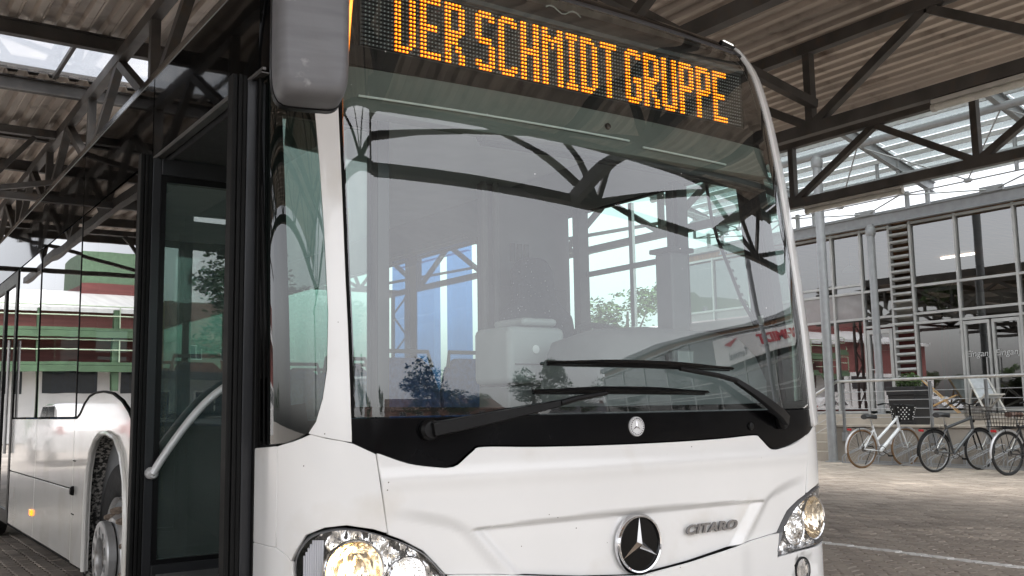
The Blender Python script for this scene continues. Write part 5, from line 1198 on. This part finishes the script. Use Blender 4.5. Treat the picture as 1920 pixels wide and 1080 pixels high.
        dm = MB()
        for i in range(6):
            for k in range(11):
                a = 2 * PI * (k + .5 * (i % 2)) / 11 + .1; u = .03 + i * .042; w_ = .322 + (u / .26) * .11; d_ = .262 + (u / .26) * .10
                ca, sa = math.cos(a), math.sin(a); p = c + Vector((abs(ca) ** .5 * math.copysign(1, ca) * d_ / 2, abs(sa) ** .5 * math.copysign(1, sa) * w_ / 2, u))
                dm.lathe([(.0115, -.004), (.0105, .003)], p, (ca, sa, 0), 8, False, True)
        dm.build('polka_dots', pm('dot_white', (.8, .8, .8), .7, var=.02), bk)
    elif kind == 1: wire_basket((1.02, 0, .87), .30, .36, .24, .30, .22, pm('wicker_grey', (.09, .08, .07), .6), 'front_basket', 12, .004)
    else: wire_basket((-.02, 0, .77), .36, .44, .42, .50, .25, BLACKP, 'rear_basket', 7, .004)
    return t
FW_ = pm('frame_white', (.72, .74, .76), .25, var=.05, coat=.5); FG_ = pm('frame_grey', (.10, .105, .11), .35, metal=.5); FB_ = pm('frame_black', (.02, .02, .022), .35)
A1 = R(-12)
bicycle(13.16, 8.60, A1, R(3), 'white bicycle with tan tyres and a black polka-dot basket cover', FW_, TAN, True, 0)
bicycle(13.03, 7.07, A1, R(3), 'dark grey bicycle with a wire basket on its handlebar', FG_, TYRE, False, 1)
bicycle(13.04, 5.80, A1, R(2), 'black bicycle with a large wire basket on the rear carrier', FB_, TYRE, False, 2)

# ================================================================== WORKS BUILDING mirrored in the bus side
wb = thing('works_building', 'red clad works building with green steel galleries and pale sheet roof', 'building', (-22, 47, 0))
BX0, BX1, BY = -40, 6, 46
def bbox(name, a, b, mat, parent=wb): return MB().box(a, b).build(name, mat, parent)
bbox('base_wall', (BX0, BY, 0), (BX1, BY + 14, 3.5), WALLW); bbox('upper_wall', (BX0, BY + .6, 3.5), (BX1, BY + 14, 6.2), BRICK)
m = MB(); m.add([(BX0, BY + .2, 6.2), (BX1, BY + .2, 6.2), (BX1, BY + 9, 8.0), (BX0, BY + 9, 8.0), (BX0, BY + .2, 6.0), (BX1, BY + .2, 6.0), (BX1, BY + 9, 7.8), (BX0, BY + 9, 7.8)], [(0, 1, 2, 3), (4, 5, 6, 7), (0, 1, 5, 4)]); m.build('roof', ROOFW, wb)
bbox('rooftop_block', (-27, BY + 8, 7.2), (-10.6, BY + 14, 8.4), BRICK); bbox('rooftop_block', (-27, BY + 8.1, 8.4), (-10.6, BY + 14, 10.2), pm('green_sheet', (.12, .20, .12), .6, var=.1)); bbox('rooftop_block', (-44, BY + 8, 7.2), (-32, BY + 14, 9.6), BRICK)
k = 0; x = BX0 + 1
while x < BX1 - 2:
    bbox('window_band', (x, BY - .03, 2.2), (x + 2.6, BY + .02, 3.2), pm('dim_glass', (.03, .035, .04), .15), wb)
    bbox('gallery_post', (x + 3.0, BY - 1.3, 2.3 if k % 2 else 0), (x + 3.25, BY - 1.05, 6.0), GREENS, wb) if x > -30 else None
    if k % 3 == 0: bbox('chimney_pipe', (x + 1.2, BY + 3, 6.5), (x + 1.5, BY + 3.3, 8.4), GALV, wb)
    if k % 4 == 2: bbox('down_pipe', (x + 2.8, BY - .15, 0), (x + 2.95, BY - .02, 3.4), WALLW, wb)
    x += 3.6; k += 1
for z in (3.45, 5.0):
    bbox('gallery_deck', (-27, BY - 1.4, z), (BX1, BY + .55, z + .14), GREENS); bbox('gallery_beam', (-27, BY - 1.5, z - .3), (BX1, BY - 1.3, z - .02), GREENS)
    for h in (.55, 1.0): MB().tube([(-27, BY - 1.4, z + .14 + h), (BX1, BY - 1.4, z + .14 + h)], .03, 5).build('gallery_rail', pm('pale_green', (.4, .5, .36), .5), wb)
    x = -27
    while x < BX1: bbox('rail_post', (x, BY - 1.43, z + .14), (x + .05, BY - 1.37, z + 1.14), pm('pale_green', (.4, .5, .36), .5)); x += 1.8

# ================================================================== TREES, HOUSES, VEHICLES (mirrored in the glass)
def tree_mesh(seed, n=3400):
    rnd = random.Random(seed); lobes = [(0, 0, .1, .62)]
    for k in range(11):
        a = rnd.uniform(0, 2 * PI); r_ = rnd.uniform(.3, .72); lobes.append((r_ * math.cos(a), r_ * math.sin(a), rnd.uniform(-.55, .75), rnd.uniform(.22, .42)))
    cr = leaf_cloud(n, 2.6, 2.6, 3.0, .12, seed, .15, lobes).mesh('crown')
    tr = MB(); tr.tube([(0, 0, -6), (.06, .03, -3.6), (-.05, .1, -1.5), (0, 0, .6)], [.26, .19, .13, .05], 8)
    for k in range(6):
        a = rnd.uniform(0, 2 * PI); z = rnd.uniform(-3, -.5); tr.tube([(0, 0, z), (math.cos(a) * .8, math.sin(a) * .8, z + .9), (math.cos(a) * 1.6, math.sin(a) * 1.6, z + 2)], [.09, .06, .02], 6)
    return cr, tr.mesh('trunk', True)
TM = [tree_mesh(11), tree_mesh(23), tree_mesh(37)]
TL = [(-11, -41, .85), (-5.0, -46, .7), (8, -45, .75), (14.5, -42, .85), (19, -47, .8), (25, -43, .9), (33, -46, .85), (-19, -42, .95), (56, -44, 1.0), (60, -26, .9), (30, 34, .9), (38, 28, 1.0), (46, 40, 1.1), (-62, 52, .62), (-66, 63, .58), (-57, 43, .6), (-72, 74, .6), (-64, 57, .5)]
where = ['leafy tree across the road, second from the left end of the row', 'small tree across the road, third from the left end of the row', 'small tree across the road behind the red hatchback', 'leafy tree across the road behind the parked van', 'small tree across the road just right of the van', 'tall tree across the road, second right of the van', 'leafy tree at the right end of the road row', 'tall tree at the left end of the road row', 'leafy tree beyond the right end of the terminal', 'tall tree beyond the terminal corner', 'leafy tree behind the terminal back wall', 'second tree behind the terminal back wall', 'tall tree farthest behind the terminal', 'low tree left of the works building', 'small tree on the left forecourt edge', 'low tree on the left forecourt corner', 'low tree farthest behind the left forecourt', 'smallest tree of the left forecourt group']
for i, ((x, y, s_), lb) in enumerate(zip(TL, where)):
    cr, tr = TM[i % 3]; t = thing('tree', lb, 'tree', (x, y, 0), random.uniform(0, 6), group='trees around the station', world=False); s_ *= 1.3 if y < -35 else 1; t.scale = (s_ * 1.25, s_ * 1.25, s_)
    for nm, me, mt in (('crown', cr, LEAF if i % 2 else LEAF2), ('trunk', tr, BARK)):
        o = link(nm, me, mt, t); o.location = (0, 0, 6.0)
def house(x, y, w, d, h, rz, label, wall, roof):
    t = thing('house', label, 'house', (x, y, 0), rz, group='houses across the road', world=False)
    MB().box((-w / 2, -d / 2, 0), (w / 2, d / 2, h)).build('wall', wall, t)
    e = .4; r_ = MB(); r_.add([(-w / 2 - e, -d / 2 - e, h), (w / 2 + e, -d / 2 - e, h), (w / 2 + e, d / 2 + e, h), (-w / 2 - e, d / 2 + e, h), (-w / 2 - e, 0, h + d * .42), (w / 2 + e, 0, h + d * .42)], [(0, 1, 5, 4), (2, 3, 4, 5), (0, 4, 3), (1, 2, 5), (0, 3, 2, 1)]); ro = r_.build('roof', roof, t)
    MB().box((w * .2, -.3, h + d * .25), (w * .2 + .6, .3, h + d * .42 + .9)).build('chimney', BRICK, ro)
    n = max(2, int(w / 2.6))
    for fl in range(max(1, int(h / 2.8))):
        for k in range(n):
            xx = -w / 2 + (k + .5) * w / n
            for yy in (-d / 2 - .02, d / 2 - .02):
                f = MB().box((xx - .55, yy, fl * 2.8 + .9), (xx + .55, yy + .04, fl * 2.8 + 2.3)).build('window', pm('window_white', (.7, .7, .68), .5), t)
                for q in (-1, 1): MB().box((xx + (-.48 if q < 0 else .04), yy - .02, fl * 2.8 + .98), (xx + (-.04 if q < 0 else .48), yy + .06, fl * 2.8 + 2.22)).build('pane', pm('dim_glass', (.03, .035, .04), .15), f)
    MB().box((-.6, d / 2 - .03, 0), (.6, d / 2 + .05, 2.2)).build('door', BARK, t)
house(-8, -84, 12, 9, 5.6, 0, 'pale rendered house with red tiled roof across the road', pm('render_cream', (.5, .44, .36), .85), TILED)
house(34, -92, 20, 10, 8.4, 0, 'long three-storey brick house with white windows across the road', pm('house_brick', (.24, .13, .10), .85, var=.2, scale=3), TILED)
house(62, -84, 14, 10, 5.6, R(10), 'grey rendered house behind the trees across the road', pm('render_grey', (.4, .4, .4), .85), pm('slate', (.08, .08, .09), .7))
dp = thing('depot_building', 'long low grey depot building with dark flat roof across the road', 'building', (8, -60, 0))
MB().box((-34, -64, 0), (52, -56, 3.4)).build('wall', pm('depot_grey', (.42, .42, .41), .8, var=.12, scale=.4), dp)
MB().box((-34.6, -64.5, 3.4), (52.6, -55.2, 3.9)).build('roof', pm('slate', (.08, .08, .09), .7), dp)
for k in range(21):
    x = -32 + k * 4; f = MB().box((x, -56.02, .0 if k % 4 == 1 else 1.1), (x + 2.6, -55.9, 2.7)).build('roller_door' if k % 4 == 1 else 'window', pm('window_white', (.7, .7, .68), .5) if k % 4 != 1 else GALV, dp)
    if k % 4 != 1:
        for q in range(2): MB().box((x + .1 + q * 1.25, -55.92, 1.2), (x + 1.25 + q * 1.25, -55.88, 2.6)).build('pane', pm('dim_glass', (.03, .035, .04), .15), f)
def car(x, y, rz, label, paint, L=4.2, H=1.5, van=False):
    t = thing('parked_van' if van else 'parked_car', label, 'van' if van else 'car', (x, y, 0), rz, world=False)
    if van: pr = [(-L / 2, .35), (-L / 2, 1.0), (-L / 2 + .12, 2.3), (-L / 2 + .3, 2.42), (L / 2 - 1.9, 2.42), (L / 2 - 1.5, 2.25), (L / 2 - .85, 1.35), (L / 2 - .1, 1.1), (L / 2, .8), (L / 2, .35)]
    else: pr = [(-L / 2, .32), (-L / 2 - .02, .7), (-L / 2 + .12, .95), (-L / 2 + .55, 1.35), (-L / 2 + 1.0, H - .02), (.2, H), (.75, 1.38), (1.25, .98), (L / 2 - .2, .80), (L / 2, .6), (L / 2, .32)]
    W_ = 1.0 if van else .86
    m = MB(); n = len(pr); lev = []
    for yy, k in ((-W_, 1), (-W_ * .9, 1.0), (0, 1.01), (W_ * .9, 1.0), (W_, 1)):
        lev += [(a, yy * (1 - (.16 * max(0, b - .95) if not van else .03 * b)), .32 + (b - .32) * (k if abs(yy) < W_ else .965)) for a, b in pr]
    m.add(lev, [(i * n + j, i * n + (j + 1) % n, (i + 1) * n + (j + 1) % n, (i + 1) * n + j) for i in range(4) for j in range(n)] + [tuple(range(n)), tuple(4 * n + j for j in range(n))]); m.build('body', paint, t, smooth=True, angle=45)
    GL = pm('dim_glass', (.03, .035, .04), .15)
    top = H - .08 if not van else 2.1; zb = .97 if not van else 1.35
    for s_ in (-1, 1):
        segs = [(-L / 2 + .62, -.30), (-.22, .95)] if not van else [(L / 2 - 2.2, L / 2 - 1.2)]
        for a, b in segs:
            MB().add([(a + (.0), s_ * (W_ * (1 - (.16 * (zb - .95) if not van else .03 * zb)) + .004), zb), (b, s_ * (W_ * (1 - (.16 * (zb - .95) if not van else .03 * zb)) + .004), zb), (b - .45 if b > .3 else b, s_ * (W_ * (1 - (.16 * (top - .95) if not van else .03 * top)) + .006), top), (a + .35 if a < -.5 and not van else a, s_ * (W_ * (1 - (.16 * (top - .95) if not van else .03 * top)) + .006), top)], [(0, 1, 2, 3)]).build('side_window', GL, t)
        for wx in (-L / 2 + .75, L / 2 - .8):
            w = MB().lathe([(.20, -.09), (.30, -.10), (.315, -.07), (.315, .07), (.30, .10), (.20, .09)], (wx, s_ * (W_ - .06), .315), (0, 1, 0), 24).build('wheel', TYRE, t, smooth=True); MB().lathe([(.205, -.104), (.19, -.1), (.05, -.09), (0, -.09)], (wx, s_ * (W_ - .06), .315), (0, -s_, 0), 20).build('rim', ALU, w, smooth=True)
        MB().box((L / 2 - .12, s_ * (W_ - .3) - .12, .62), (L / 2 + .01, s_ * (W_ - .3) + .12, .76)).build('headlight', CHROME, t); MB().box((-L / 2 - .02, s_ * (W_ - .14) - .08, .75), (-L / 2 + .1, s_ * (W_ - .14) + .08, .95)).build('tail_light', pm('red_lamp', (.4, .01, .015), .25), t)
    a, b = ((.80, 1.36), (1.22, 1.0)) if not van else ((L / 2 - 1.45, 2.18), (L / 2 - .88, 1.42))
    MB().add([(a[0] + .03, -W_ * .74, a[1] + .01), (a[0] + .03, W_ * .74, a[1] + .01), (b[0] + .03, W_ * .84, b[1] + .01), (b[0] + .03, -W_ * .84, b[1] + .01)], [(0, 1, 2, 3)]).build('windscreen', GL, t)
    return t
car(-5.3, 25, R(90), 'white hatchback parked left of the canopy behind the bus', CARW)
car(-9.0, 38, R(175), 'dark red hatchback parked before the works building', CARR)
car(-15.5, 38, R(180), 'white hatchback parked before the works building', CARW)
car(14, -27, R(8), 'white delivery van parked along the road before the trees', CARW, 5.2, van=True)
car(3, -30, R(2), 'red hatchback parked along the road before the trees', CARR)
rd = link('road', MB().add([(-200, -40, -.022), (200, -40, -.022), (200, -9, -.022), (-200, -9, -.022)], [(0, 1, 2, 3)]).mesh('road'), pm('asphalt', (.05, .05, .052), .85, var=.2, scale=.6, bump=.3, bscale=60)); tag(rd, kind='structure')
